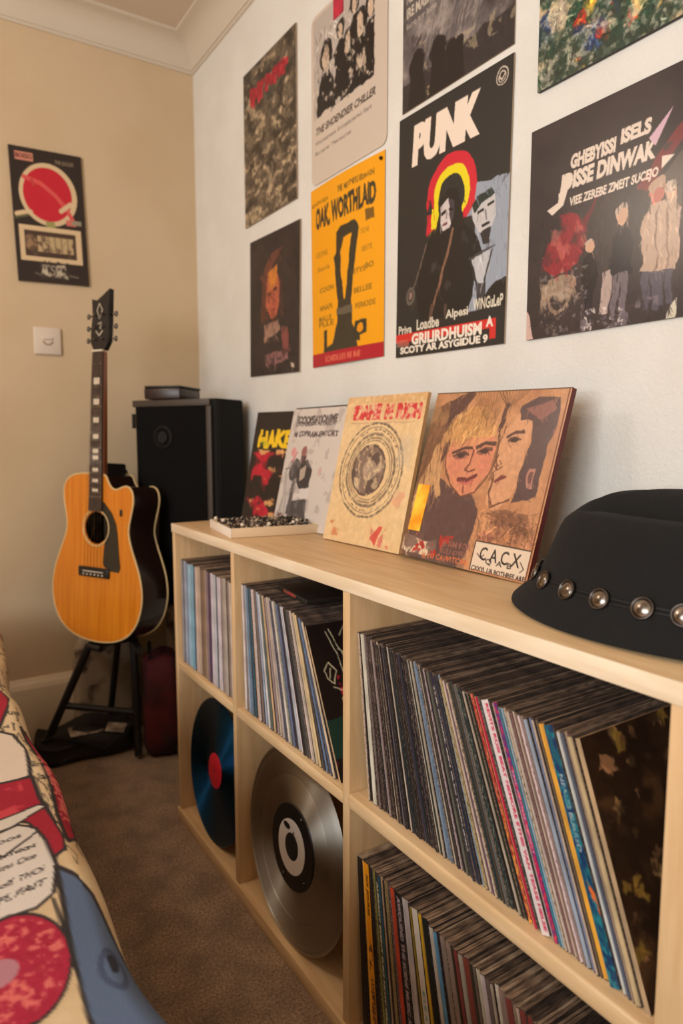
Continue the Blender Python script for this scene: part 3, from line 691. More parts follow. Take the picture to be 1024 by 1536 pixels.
# yellow
a = Art(150, 210, (240, 164, 8)); D_ = (52, 50, 36)
a.text('THE MOTHERS REUNION', .42, .06, .46, .028, (90, 70, 30), .02); a.text('SEVENTEEN', .02, .075, .26, .02, (120, 90, 20), .02)
a.text('OAK. WORTHLAID', .08, .115, .82, .115, D_, .045)
a.rect(.78, .245, .88, .30, (90, 66, 30), .8)
a.poly([(.40, .30), (.46, .27), (.66, .27), (.70, .31), (.68, .38), (.60, .66), (.52, .66), (.60, .36), (.62, .33), (.50, .33), (.46, .40), (.46, .48), (.5, .66), (.42, .66), (.36, .42), (.40, .40)], D_)
a.poly([(.42, .66), (.60, .66), (.62, .80), (.68, .87), (.68, .93), (.22, .93), (.22, .90), (.34, .88), (.40, .78)], (58, 52, 40)); a.rect(.40, .70, .62, .735, (100, 92, 76)); a.rect(.20, .80, .25, .93, D_); a.poly([(.64, .82), (.66, .79), (.80, .79), (.80, .86), (.72, .87), (.72, .90), (.62, .88)], D_); a.ell(.72, .83, .04, .025, (230, 150, 16))
a.warp(.006, 12, 4)
for i, (u, v, w) in enumerate(((.08, .36, .2), (.10, .44, .2), (.72, .33, .1), (.74, .42, .12), (.14, .56, .22), (.60, .52, .18), (.78, .51, .1), (.64, .62, .22), (.14, .66, .2), (.12, .75, .24), (.66, .70, .24), (.12, .72, .2))):
    a.text(['CESTRIL', 'Shawde', 'TONI', 'BESTE', 'COON', 'CITYS', 'BO', 'BELLEE', 'NNAPS', 'PLLE', 'PERIODE', 'MALLE'][i], u, v, w, .028, (150, 108, 20) if i < 4 else (96, 76, 26), .02, a=.75)
a.rect(0, .925, 1, 1, (176, 24, 44)); a.text('SCHEDULES RE INE', .22, .945, .5, .035, (226, 120, 90), .03)
o = wall_card('poster', a, 1.592, 1.276, 1.202, 1.648, .0015, M['print_gloss'], M['paper_edge'], bulge=lambda U, V: .010 * np.sin(np.pi * U) * .6 + .004 * (1 - V) * (1 - U))
tag(o, 'bright yellow gig poster with dark lettering and a red bottom band', 'poster', 'posters on the white wall')
bm = bmesh.new(); lathe_y(bm, [(0, -.0075), (.003, -.007), (.004, -.0045), (.004, -.001), (0, -.001)], 16); q_ = from_bm('pin', bm, M['pin'], o, smooth=3); q_.location = (.147, 0, .431)
# punk
a = Art(230, 340, (38, 37, 37))
a.ell(.92, .055, .045, .03, (206, 192, 176), ring=.16); a.ell(.92, .055, .028, .018, (206, 192, 176), ring=.25); a.line([(.90, .05), (.92, .062), (.94, .046)], .008, (206, 192, 176))
a.poly([(.66, .385), (1, .43 - .03), (1, .86), (.56, .86), (.6, .66)], (150, 160, 176))
a.ell(.52, .385, .22, .15 * 1.0, (206, 28, 52)); a.ell(.52, .395, .16, .115, (232, 214, 26)); a.ell(.52, .41, .115, .09, (38, 37, 37))
a.poly([(.28, .50), (.33, .38), (.4, .50)], (38, 37, 37)); a.rect(.29, .50, .74, .60, (38, 37, 37))
a.poly([(.30, .44), (.385, .44), (.385, .50), (.30, .52)], (206, 28, 52)); a.poly([(.345, .42), (.40, .42), (.40, .50), (.345, .5)], (232, 214, 26))
a.poly([(.66, .46), (.74, .40), (.72, .46), (.66, .50)], (206, 40, 52))
BK = (24, 22, 23)
a.poly([(.28, .57), (.40, .49), (.43, .40), (.50, .36), (.58, .38), (.62, .46), (.64, .52), (.76, .58), (.80, .66), (.74, .76), (.70, .86), (.24, .86), (.20, .70)], BK)
a.poly([(.43, .425), (.50, .40), (.55, .425), (.555, .47), (.52, .515), (.46, .52), (.435, .48)], (206, 196, 196)); a.poly([(.50, .40), (.56, .42), (.56, .48), (.53, .50), (.515, .44)], (64, 58, 66)); a.line([(.445, .452), (.475, .448)], .012, BK); a.line([(.515, .445), (.54, .45)], .01, BK); a.line([(.46, .498), (.49, .496)], .01, (110, 60, 66))
a.line([(.55, .53), (.5, .62), (.42, .74), (.36, .84)], .02, (134, 96, 76)); a.line([(.3, .55), (.22, .66), (.16, .74)], .012, (110, 92, 84)); a.ell(.15, .745, .045, .035, (96, 88, 82), ring=.4); a.ell(.15, .745, .02, .015, (150, 120, 110)); a.line([(.37, .80), (.34, .88)], .03, (90, 66, 56)); a.line([(.5, .81), (.49, .87)], .02, (80, 62, 56))
a.poly([(.70, .465), (.80, .435), (.89, .445), (.9, .52), (.87, .56), (.81, .59), (.76, .56), (.72, .52)], (196, 194, 196)); a.poly([(.70, .465), (.74, .44), (.86, .425), (.89, .45), (.78, .47), (.73, .50)], (34, 48, 44)); a.line([(.76, .50), (.80, .495)], .012, BK); a.line([(.84, .485), (.88, .48)], .012, BK); a.line([(.82, .50), (.83, .535)], .008, (110, 106, 110)); a.line([(.80, .555), (.85, .55)], .01, BK)
a.poly([(.78, .575), (.86, .565), (.85, .62), (.80, .62)], (44, 42, 46)); a.line([(.70, .655), (.90, .635)], .012, (70, 66, 70)); a.poly([(.71, .66), (.88, .645), (.86, .72), (.82, .76), (.78, .76), (.74, .73)], (188, 190, 196)); a.line([(.71, .66), (.76, .75), (.78, .86)], .014, (44, 42, 46)); a.line([(.88, .65), (.83, .75), (.82, .86)], .014, (44, 42, 46)); a.rect(.775, .76, .825, .86, (60, 58, 62))
a.ell(1.0, .86, .2, .1, BK)
a.warp(.007, 10, 5); a.brush(420, .06, .006, 1.6, .6, .28, .4, box_=(.1, .36, 1, .88), seed=5); a.noise((84, 78, 80), 9, .62, .72, .5, seed=12, box_=(.26, .54, .78, .86)); a.line([(.445, .452), (.478, .447)], .014, BK); a.line([(.512, .445), (.54, .45)], .012, BK); a.line([(.49, .455), (.485, .478)], .008, (120, 104, 108)); a.line([(.46, .498), (.49, .496)], .012, (110, 50, 58)); a.line([(.76, .50), (.80, .495)], .014, BK); a.line([(.84, .485), (.88, .48)], .014, BK); a.line([(.80, .555), (.85, .55)], .012, BK); a.line([(.82, .50), (.83, .535)], .008, (110, 106, 110)); a.rect(0, .86, 1, 1, (38, 37, 37))
for du_ in (0, .007, .014): a.text('PUNK', .138 + du_, .055, .60, .165, (236, 220, 204), .05, shear=.03)
for t, u, w, v in (('Priya', .03, .14, .865), ('Loadbe', .22, .22, .85), ('Alpesi', .5, .20, .835), ('WiNGuLeP', .74, .24, .815)): a.text(t, u, v, w, .045, (222, 214, 196), .03)
a.rect(0, .90, .93, .935, (206, 44, 40)); a.rect(.88, .90, .93, .975, (206, 44, 40))
a.text('GRILIRDHUISM', .17, .905, .65, .048, (236, 226, 212), .05); a.text('A', .85, .89, .06, .04, (236, 226, 212), .05)
a.text('SCOTY AR ASYGIDUE 9', .05, .955, .82, .032, (236, 226, 212), .05); a.rect(.01, .925, .14, .955, (200, 180, 160), .5); a.text('TS IN NEW', .02, .925, .13, .028, (200, 60, 50), .03)
o = wall_card('poster', a, 1.229, .906, 1.191, 1.684, .003, M['print'], M['paper_edge'], tilt=R(.8))
tag(o, 'black poster headed PUNK with a red and yellow arc round a guitarist', 'poster', 'posters on the white wall')
# mountain
a = Art(160, 200, (96, 90, 92)); a.noise((150, 140, 136), 4, .45, .7, seed=13); a.noise((60, 54, 56), 5, .5, .7, seed=14)
for k in range(26):
    u = .35 + rnd.random() * .5; a.line([(u, .3 + rnd.random() * .2), (u - .12 - rnd.random() * .1, .72 + rnd.random() * .15)], .008, (170, 160, 150), .5)
a.poly([(0, .86), (.3, .86), (.6, .84), (1, .84), (1, 1), (0, 1)], (50, 46, 48)); a.noise((176, 160, 130), 18, .55, .6, .6, seed=3, box_=(.2, .80, 1, .9))
for u, v, s in ((.15, .80, .08), (.36, .80, .08), (.47, .83, .045), (.54, .83, .035)):
    a.ell(u, v, s, s * .8, (38, 34, 36)); a.poly([(u - s * 1.1, 1), (u - s * .8, v + s * .4), (u + s * .8, v + s * .4), (u + s * 1.2, 1)], (38, 34, 36))
a.noise((196, 170, 120), 22, .66, .7, .7, seed=16, box_=(.04, .7, .5, .98))
a.warp(.012, 8, 6); a.brush(700, .08, .008, 2.2, .5, .30, .5, box_=(.1, .1, 1, .80), seed=6); a.grit(.08, 30)
for u, v, s in ((.15, .80, .07), (.36, .80, .07), (.49, .83, .04), (.56, .83, .032)):
    a.ell(u, v, s, s * .85, (34, 30, 32)); a.poly([(u - s * 1.2, 1), (u - s * .8, v + s * .3), (u + s * .8, v + s * .3), (u + s * 1.3, 1)], (34, 30, 32))
a.text('THE UNKNOWN', .06, .30, .5, .08, (206, 196, 180), .03); a.text('NEDELOINING SLEATOLL', .04, .42, .55, .06, (200, 190, 174), .03); a.text('IRE MABITTONE', .04, .50, .42, .05, (200, 190, 174), .03); a.text('kure arr larm', .04, .57, .3, .03, (180, 170, 160), .01)
o = wall_card('poster', a, 1.215, .901, 1.697, 2.10, .0015, M['print_gloss'], M['paper_edge'])
tag(o, 'grey misty mountain poster with dark heads along the bottom, above the PUNK poster', 'poster', 'posters on the white wall')
# large square dark sleeve
a = Art(224, 280, (60, 52, 54)); a.noise((48, 42, 46), 3, .4, .7, seed=17)
WH = (222, 206, 192)
m_ = np.clip(1 - np.hypot((a.U - .25) / .19, (a.V - .57) / .14), 0, 1) > 0
a.noise((150, 40, 52), 6, .42, .6, .9, seed=19, mask=m_); a.noise((196, 110, 100), 9, .58, .66, .6, seed=22, mask=m_)
a.poly([(.40, .50), (.50, .40), (.47, .45), (.43, .55)], (120, 40, 48), .8); a.poly([(.74, .44), (.96, .24), (1, .22), (1, .3), (.8, .46)], (130, 44, 50), .8)
a.poly([(.86, .44), (1, .34), (1, .62), (.92, .6)], (100, 90, 84), .7); a.noise((60, 52, 54), 9, .5, .6, .8, seed=26, box_=(.84, .3, 1, .64))
m_ = ((a.U > .1) & (a.U < .38) & (a.V > .72 + .3 * abs(1) * (a.U - .25) ** 2) & (a.V < 1.08 - a.U * .4))
a.noise((158, 136, 116), 7, .44, .56, .95, seed=23, mask=m_); a.ell(.24, .83, .08, .07, (150, 126, 106), .9, ring=.3); a.ell(.34, .76, .035, .03, (150, 120, 104))
def man(u, v, hgt, w, coat, head=(206, 166, 140), legs=(40, 36, 44), hat=(190, 170, 156)):
    s = hgt * .11
    a.poly([(u - w * .5, v + hgt * .62), (u - w * .42, v + s * 1.6), (u, v + s * .9), (u + w * .42, v + s * 1.6), (u + w * .5, v + hgt * .62)], coat)
    a.poly([(u - w * .38, v + hgt * .6), (u - w * .3, v + hgt), (u - w * .08, v + hgt), (u, v + hgt * .65), (u + w * .1, v + hgt), (u + w * .32, v + hgt), (u + w * .36, v + hgt * .6)], legs)
    a.ell(u, v, s * .75, s * .95, head); a.ell(u - s * .1, v - s * .5, s * .8, s * .5, hat); a.line([(u + s * .1, v - s * .1), (u + s * .5, v - s * .1)], .005, (60, 40, 40))
man(.46, .62, .31, .10, (34, 30, 34)); a.ell(.46, .63, .03, .026, (206, 166, 140)); man(.66, .525, .42, .15, (30, 28, 38), legs=(110, 100, 108)); man(.855, .475, .48, .15, (176, 148, 130), head=(190, 110, 96), legs=(84, 80, 92), hat=(176, 146, 126)); man(.935, .50, .44, .11, (196, 164, 152), legs=(84, 80, 92)); a.poly([(.78, .78), (.82, .52), (.97, .52), (.985, .80)], (182, 156, 138)); a.line([(.87, .54), (.865, .79)], .008, (120, 96, 86)); a.line([(.92, .56), (.93, .79)], .008, (140, 112, 100))
a.rect(.54, .75, .60, .93, (176, 156, 150)); a.noise((120, 110, 120), 20, .55, .62, .8, seed=5, box_=(.4, .9, .9, 1)); a.noise((226, 216, 210), 30, .66, .7, .8, seed=5, box_=(.42, .9, .7, 1)); a.poly([(0, .86), (.03, .92), (.045, 1), (0, 1)], (206, 176, 166)); a.line([(.96, 1), (1, .93)], .05, (206, 200, 180))
a.warp(.012, 9, 7); a.brush(900, .045, .006, 1.5, .5, .32, .5, box_=(.05, .42, 1, .98), seed=7); a.ell(.465, .625, .024, .026, (200, 160, 136)); a.ell(.665, .53, .028, .032, (196, 158, 134)); a.ell(.87, .49, .028, .03, (176, 104, 92)); a.noise((200, 186, 176), 40, .60, .66, .35, seed=55, box_=(.1, .7, .45, 1))
a.text('GHEBYISSI', .30, .185, .30, .065, WH, .06, shear=.02, rise=.0); a.text('ISELS', .63, .165, .18, .065, WH, .06, shear=.03)
a.text('JDISSE DINWAK', .22, .26, .62, .10, WH, .06, shear=.02); a.poly([(.14, .40), (.18, .43), (.26, .40), (.32, .27), (.25, .27), (.22, .38)], WH); a.poly([(.80, .25), (.93, .16), (.84, .29)], (206, 170, 186)); a.poly([(.88, .34), (.95, .35), (.88, .39)], WH)
a.text('VIEE ZEREBE ZMEIT SUCEJO', .30, .375, .56, .05, WH, .045, shear=.01)
a = Wide(a, 56, (54, 47, 50))
o = wall_card('record_cover', a, .853, .508, 1.188, 1.533, .004, M['print_gloss'], M['book_dark'])
tag(o, 'large square dark cover with standing figures, right of the PUNK poster', 'record cover', 'covers on the white wall')
# green painted
a = Art(200, 200, (52, 62, 50)); a.noise((26, 66, 48), 6, .4, .6, seed=41); a.noise((200, 176, 140), 7, .62, .72, seed=42); a.noise((190, 52, 34), 7, .6, .66, seed=43, box_=(.15, .3, .7, .95)); a.noise((226, 176, 60), 9, .62, .68, seed=44, box_=(.2, .3, .8, 1)); a.noise((30, 52, 92), 6, .62, .7, seed=45); a.noise((196, 190, 170), 26, .58, .62, .6, seed=46); a.poly([(.08, .5), (.18, .52), (.22, .66), (.16, .8), (.08, .78)], (206, 184, 150), .8); a.poly([(.5, .76), (.6, .72), (.62, .84), (.52, .88)], (214, 184, 120)); a.ell(.78, .93, .06, .05, (206, 196, 176), .8, ring=.3)
a.warp(.02, 9, 8); a.brush(3200, .03, .006, 1.0, 1.5, .55, .75, seed=8); a.noise((30, 56, 44), 14, .50, .62, .6, seed=59); a.noise((200, 190, 168), 34, .60, .66, .5, seed=58); a.grit(.12, 50)
o = wall_card('record_cover', a, .842, .503, 1.592, 1.931, .006, M['print'], M['book_dark'])
tag(o, 'green and red painterly cover at the top right of the wall display', 'record cover', 'covers on the white wall')
# poster on the guitar wall
a = Art(140, 230, (42, 32, 28)); CR = (214, 190, 152)
a.rect(.08, .04, .32, .10, (206, 140, 120)); a.text('BOSSO', .09, .05, .22, .035, (90, 30, 30), .03); a.text('THE LEAGUES', .62, .06, .26, .03, (150, 134, 110), .02)
a.ell(.5, .33, .40, .235, CR); a.ell(.49, .33, .335, .20, (196, 28, 50)); a.line([(.18, .22), (.40, .25), (.60, .33), (.74, .42), (.82, .50)], .055, (214, 84, 84)); a.line([(.28, .235), (.3, .27)], .04, (190, 60, 60)); a.rect(.72, .50, .86, .545, (206, 110, 100))
a.line([(.05, .50), (.14, .485), (.24, .475)], .06, CR); a.line([(.02, .53), (.2, .50)], .03, (90, 90, 60)); a.rect(.44, .53, .56, .585, (150, 150, 90)); a.rect(.80, .50, .94, .535, (150, 140, 120)); a.line([(.66, .44), (.80, .38)], .06, (214, 190, 152))
a.rect(.06, .575, .92, .84, CR); a.rect(.13, .61, .84, .805, (70, 50, 42)); a.rect(.30, .645, .80, .765, (186, 164, 124)); a.ell(.21, .70, .08, .06, (150, 120, 90)); a.noise((90, 70, 56), 14, .55, .6, .8, seed=51, box_=(.13, .61, .84, .805)); 
for k in range(5): a.line([(.36 + k * .09, .65), (.37 + k * .09, .76)], .012, (110, 90, 70))
a.poly([(.32, .94), (.36, .85), (.42, .84), (.46, .95)], (186, 176, 156)); a.poly([(.50, .95), (.54, .86), (.66, .85), (.70, .96)], (176, 166, 146)); a.noise((60, 50, 46), 22, .52, .58, seed=5, box_=(.3, .83, .72, .97)); a.text('TSR', .34, .86, .3, .08, (206, 196, 176), .02, a=.6); a.line([(.24, .93), (.32, .94)], .012, (130, 120, 104)); a.line([(.72, .93), (.84, .94)], .014, (130, 120, 104))
o = card('poster', a, .214, .404, .006, M['print'], M['book_dark'], (-.125, YB - .008, 1.512), (0, R(-1.6), 0))
tag(o, 'narrow black poster with a red disc on the cream wall above the guitar', 'poster')

# ============================================================ SLEEVES LEANING ON THE SHELF TOP
def leaning(name, art, W, H, th, m, back, xb, yc, zb, dx, tilt=0, yaw=0):
    lean = math.asin(dx / H)
    # lowest edge of the card is its rear lower edge
    return card(name, art, W, H, th, m, back, (xb, yc, zb + th * math.sin(lean) + .0006), (-lean, tilt, WALLROT + yaw))
# two faces
a = Art(260, 270, (196, 146, 102)); a.noise((180, 128, 88), 4, .4, .7, seed=61)
a.a[:] = a.a * np.array([.98, .95, .97]); BR = (92, 64, 58); LN = (110, 72, 56)
a.poly([(0, .1), (.16, .05), (.3, 0), (.14, .22), (.12, .42), (.1, .6), (.2, .8), (.2, 1), (0, 1)], (120, 84, 62)); a.noise((160, 120, 84), 6, .5, .62, .8, seed=62, box_=(0, 0, .2, .7))
a.poly([(.14, .06), (.30, .0), (.34, .02), (.16, .2)], BR)
a.poly([(.12, .60), (.2, .52), (.3, .56), (.5, .60), (.56, .66), (.55, .92), (.5, 1), (.05, 1), (.02, .9), (.12, .72)], (92, 68, 64)); a.noise((120, 92, 84), 5, .5, .7, .6, seed=63, box_=(.05, .6, .55, 1))
a.poly([(.02, .55), (.12, .3), (.18, .4), (.2, .55), (.24, .62), (.2, .64), (.14, .54), (.1, .72), (.03, .8)], (190, 146, 102))
a.poly([(.15, .26), (.2, .14), (.34, .08), (.48, .10), (.56, .2), (.56, .32), (.4, .3), (.22, .36)], (212, 160, 102))
a.poly([(.20, .32), (.36, .27), (.56, .26), (.60, .36), (.58, .46), (.50, .58), (.40, .61), (.30, .55), (.22, .44)], (206, 134, 102)); a.noise((180, 96, 90), 5, .52, .66, .6, seed=66, box_=(.22, .34, .56, .56)); a.noise((150, 96, 110), 4, .6, .7, .4, seed=67, box_=(.2, .36, .5, .58))
for k in range(30):
    t = k / 29; a.line([(.22 + t * .32, .10 + .06 * math.cos(t * 5)), (.17 + t * .36, .28 + .05 * math.sin(t * 6))], .005, (150, 100, 62), .7)
for k in range(14): a.line([(.46 + k * .006, .16), (.30 + k * .022, .0)], .005, (140, 100, 66), .8)
for k in range(10): a.line([(.60, .12), (.50 + k * .025, .0)], .006, (120, 84, 60), .8)
a.line([(.26, .36), (.34, .335), (.40, .33)], .015, BR); a.line([(.44, .325), (.50, .30), (.57, .305)], .018, BR); a.ell(.325, .375, .05, .02, (140, 92, 80)); a.ell(.33, .375, .022, .014, (60, 44, 44)); a.line([(.27, .38), (.32, .362), (.38, .37)], .01, BR); a.ell(.50, .345, .05, .018, (150, 90, 80)); a.ell(.505, .345, .022, .013, (60, 44, 44)); a.line([(.45, .35), (.50, .33), (.55, .335)], .01, BR)
a.line([(.42, .34), (.415, .42), (.39, .455), (.42, .465), (.46, .45)], .008, LN); a.line([(.35, .51), (.41, .515), (.48, .48)], .022, (120, 60, 60)); a.line([(.36, .525), (.42, .53), (.47, .505)], .01, (190, 110, 96)); a.line([(.405, .55), (.41, .58)], .012, (150, 84, 72)); a.line([(.2, .32), (.22, .44), (.30, .55), (.40, .61), (.50, .58), (.58, .46), (.60, .36), (.58, .22)], .007, LN); a.poly([(.15, .34), (.22, .28), (.22, .36), (.17, .42)], BR)
a.poly([(.62, .22), (.72, .12), (.82, .16), (.80, .30), (.79, .46), (.76, .60), (.68, .66), (.60, .62), (.60, .40)], (204, 150, 112)); a.line([(.62, .2), (.60, .36), (.63, .44), (.60, .47), (.62, .5), (.61, .58), (.64, .64), (.76, .60)], .008, LN)
a.line([(.65, .26), (.70, .235), (.75, .235)], .015, BR); a.ell(.70, .275, .035, .016, (130, 90, 76)); a.ell(.70, .275, .016, .013, (52, 40, 40)); a.line([(.64, .505), (.69, .48)], .014, (120, 64, 60)); a.line([(.63, .43), (.66, .42), (.64, .40)], .008, LN)
a.line([(.585, .2), (.60, .1)], .03, BR); a.line([(.59, .3), (.585, .4), (.60, .5)], .02, (150, 106, 78))
a.poly([(.70, .10), (.80, .04), (.95, .05), (.96, .14), (.93, .30), (.92, .56), (.78, .62), (.79, .46), (.82, .28), (.8, .18), (.72, .18)], (88, 66, 66)); a.poly([(.74, .12), (.90, .06), (.93, .12), (.84, .17)], (150, 98, 88), .8); a.noise((150, 96, 88), 8, .58, .64, .8, seed=68, box_=(.86, .2, .96, .35)); a.rect(.845, .42, .885, .52, (170, 120, 104)); a.rect(.855, .44, .875, .50, (110, 74, 72))
a.noise((110, 74, 60), 9, .5, .56, .7, seed=69, box_=(.58, .66, .98, .82)); a.noise((150, 90, 80), 5, .55, .62, .6, seed=70, box_=(.6, .64, .98, .84))
for k in range(7): a.line([(.6 + k * .05, .84 - .03 * (k % 3)), (.68 + k * .05, .70 + .03 * (k % 2))], .006, LN, .8)
a.rect(0, .88, .3, .965, (206, 176, 150), .25); a.noise((216, 190, 160), 24, .5, .55, seed=71, box_=(.01, .885, .24, .97)); a.noise((176, 50, 44), 20, .56, .6, seed=72, box_=(.12, .84, .46, .98)); a.text('JE SIM FOR', .34, .87, .24, .045, (150, 96, 84), .03); a.text('BULI OW', .34, .915, .2, .03, (140, 90, 80), .03); a.text('ILTO CAWITOM', .2, .955, .36, .035, (200, 110, 70), .03)
a.warp(.010, 8, 9); a.brush(800, .05, .006, 1.5, .7, .10, .5, seed=9); a.brush(260, .10, .004, 1.9, .4, .4, .5, box_=(.17, .08, .56, .28), seed=10); a.brush(400, .06, .006, .6, 1.5, .35, .5, box_=(.58, .66, 1, .84), seed=11); a.brush(200, .12, .006, 1.6, .3, .25, .5, box_=(.02, .1, .2, .8), seed=14)
a.line([(.26, .365), (.34, .335), (.40, .33)], .017, BR); a.line([(.44, .325), (.50, .30), (.57, .305)], .020, BR); a.ell(.33, .375, .030, .016, (70, 50, 50)); a.ell(.505, .345, .028, .015, (70, 50, 50)); a.line([(.27, .385), (.32, .362), (.39, .372)], .009, BR); a.line([(.45, .352), (.50, .33), (.56, .338)], .009, BR); a.line([(.28, .395), (.34, .395), (.385, .385)], .006, (150, 90, 80))
a.line([(.42, .34), (.415, .42), (.385, .455), (.42, .467), (.465, .45)], .008, (120, 70, 62)); a.line([(.35, .512), (.40, .508), (.42, .514), (.485, .482)], .018, (110, 54, 54)); a.line([(.37, .53), (.42, .533), (.465, .51)], .008, (186, 100, 88)); a.line([(.405, .55), (.41, .58)], .012, (140, 78, 68)); a.line([(.2, .32), (.21, .40), (.235, .48), (.30, .55), (.40, .61), (.50, .58), (.565, .50), (.60, .40), (.595, .26), (.57, .22)], .007, LN)
a.line([(.65, .262), (.70, .235), (.755, .235)], .016, BR); a.ell(.70, .275, .030, .014, (62, 46, 46)); a.line([(.66, .285), (.70, .262), (.745, .275)], .008, BR); a.line([(.635, .508), (.66, .495), (.70, .478)], .014, (116, 60, 58)); a.line([(.615, .36), (.60, .42), (.63, .445), (.66, .425)], .008, LN); a.line([(.61, .47), (.62, .5), (.61, .58), (.65, .64), (.76, .60)], .008, LN)
a.ell(.30, .44, .05, .05, (196, 110, 98), .25); a.ell(.53, .42, .05, .05, (196, 110, 98), .25); a.grit(.04, 40)
a.rect(.60, .835, .985, .985, (222, 200, 176)); a.line([(.60, .835), (.985, .835)], .006, (30, 24, 24)); a.line([(.60, .835), (.60, .99)], .006, (30, 24, 24)); a.text('C A C X', .65, .86, .28, .07, (36, 32, 32), .01); a.text('Q  A  B', .70, .915, .18, .035, (36, 32, 32), .01); a.text('CXXYL LIR BOTHREE ARE', .61, .965, .37, .025, (50, 34, 34), .03)
a.line([(.63, .90), (.66, .92), (.68, .90)], .005, (50, 40, 40)); a.line([(.93, .90), (.96, .93), (.94, .95)], .005, (50, 40, 40))
a.line([(.985, .0), (.985, 1)], .008, (110, 60, 36)); a.line([(0, .004), (1, .004)], .008, (84, 60, 40))
fc = leaning('record_sleeve', a, .296, .306, .011, M['print_gloss'], mat('dark red box edge', (96, 30, 28), .5), .190, .841, T, .085, tilt=R(1.2), yaw=R(2))
tag(fc, 'square brown sleeve painted with two faces, leaning at the right of the shelf top', 'record', 'sleeves leaning on the shelf top')
q_ = box('sticker', (-.139, -.108, -.0012, -.0002, .047, .132), M['orange'], fc); q_['label'] = 'orange upright sticker'
# cream circle
a = Art(180, 210, (222, 186, 138)); a.noise((214, 172, 120), 3, .4, .7, seed=81); a.rect(.0, .17, 1, 1, (226, 198, 152), .55); a.rect(0, 0, 1, .05, (206, 160, 108), .5)
for i, (t, u, w) in enumerate((('IDAHE', .12, .36), ('M', .53, .10), ('RICH', .67, .29))):
    a.text(t, u, .06, w, .105, (206, 52, 60), .08, shear=-.02 if i == 0 else 0)
a.line([(.1, .185), (.9, .185)], .008, (170, 130, 110), .6); a.noise((226, 186, 150), 26, .58, .62, .7, seed=82, box_=(.1, .05, .97, .17))
IN = (112, 96, 82); cx_, cy_ = .47, .50
for r, w in ((.40, .035), (.36, .02), (.31, .05), (.275, .03), (.25, .02)): a.ell(cx_, cy_, r, r * .80, IN, .75, ring=w / r * .5)
for r, nn in ((.385, 46), (.335, 38), (.295, 30)):
    for k in range(nn):
        if rnd.random() < .25: continue
        t = 2 * math.pi * k / nn; t2 = t + rnd.uniform(.02, .10)
        a.line([(cx_ + r * math.cos(t), cy_ + r * .8 * math.sin(t)), (cx_ + (r + rnd.uniform(-.015, .015)) * math.cos(t2), cy_ + r * .8 * math.sin(t2))], .011, (92, 78, 66), .8)
a.ell(cx_ - .02, cy_, .215, .172, (128, 106, 94)); a.ell(cx_ - .02, cy_, .215, .172, (92, 74, 68), ring=.10); m_ = np.hypot((a.U - cx_ + .02) / .2, (a.V - cy_) / .16) < 1
a.noise((186, 164, 140), 8, .5, .62, .8, seed=84, mask=m_); a.noise((84, 68, 64), 7, .52, .62, .8, seed=85, mask=m_); a.ell(cx_, cy_, .09, .065, (196, 170, 146), .6); a.noise((226, 198, 152), 30, .56, .62, .6, seed=86)
a.noise((200, 110, 70), 10, .5, .56, .7, seed=87, box_=(.06, .86, .2, .96)); a.poly([(.62, .93), (.72, .85), (.76, .85), (.72, .92), (.70, .98)], (206, 60, 56), .8); a.noise((206, 100, 90), 12, .52, .58, .7, seed=88, box_=(.62, .86, .86, .98)); a.noise((216, 150, 120), 7, .56, .64, .6, seed=89, box_=(.76, .5, .95, .8)); a.noise((180, 170, 160), 4, .5, .7, .4, seed=90, box_=(.78, .2, .95, .5))
a.warp(.004, 14, 10); a.grit(.03, 30)
cc = leaning('record_sleeve', a, .254, .310, .008, M['print_gloss'], mat('tan card edge', (206, 160, 108), .6), .187, 1.128, T, .070, yaw=R(2.5))
tag(cc, 'cream sleeve with red lettering and a round engraving, leaning on the shelf top', 'record', 'sleeves leaning on the shelf top')
# white sleeve with figures
a = Art(150, 180, (208, 198, 190))
a.text('ECOOPEATIONME', .10, .06, .76, .07, (80, 72, 74), .06); a.text('LATHERSER AITARDS', .10, .115, .74, .035, (90, 82, 84), .05); a.text('M COPIRAM-EMTORT', .10, .19, .82, .05, (74, 66, 68), .04)
a.ell(.16, .37, .05, .04, (216, 150, 150)); a.line([(.12, .48), (.24, .38)], .02, (196, 96, 110)); a.ell(.37, .37, .055, .045, (150, 96, 92)); a.poly([(.32, .40), (.44, .40), (.42, .46), (.34, .50)], (80, 60, 60))
a.poly([(.05, .55), (.12, .46), (.26, .46), (.30, .56), (.24, .80), (.30, .95), (.08, .95), (.10, .8)], (196, 188, 184)); a.ell(.24, .52, .095, .095, (78, 74, 76), rot=.5); a.poly([(.30, .50), (.46, .43), (.58, .52), (.58, .66), (.40, .68), (.30, .62)], (60, 56, 58)); a.poly([(.36, .52), (.46, .48), (.46, .58), (.38, .62)], (176, 160, 144)); a.poly([(.34, .68), (.6, .66), (.6, .74), (.34, .76)], (214, 206, 200)); a.poly([(.28, .78), (.58, .75), (.62, .93), (.26, .95)], (78, 74, 74)); a.poly([(.24, .6), (.30, .62), (.30, .9), (.22, .9)], (90, 84, 86)); a.line([(.10, .56), (.14, .7), (.2, .94)], .01, (120, 110, 108)); a.line([(.06, .52), (.2, .50)], .012, (110, 100, 100)); a.ell(.72, .52, .03, .04, (200, 150, 150), .6); a.noise((150, 140, 136), 9, .6, .66, .4, seed=92)
a.rect(.05, .9, .16, .97, (120, 90, 90))
a.warp(.008, 10, 11); a.line([(.06, .95), (.12, .74), (.07, .56), (.14, .46), (.27, .46)], .008, (110, 102, 102)); a.line([(.30, .95), (.27, .82), (.33, .66)], .008, (110, 102, 102))
ws = leaning('record_sleeve', a, .250, .296, .004, M['print_gloss'], M['book_dark'], .216, 1.434, T, .066, yaw=R(0))
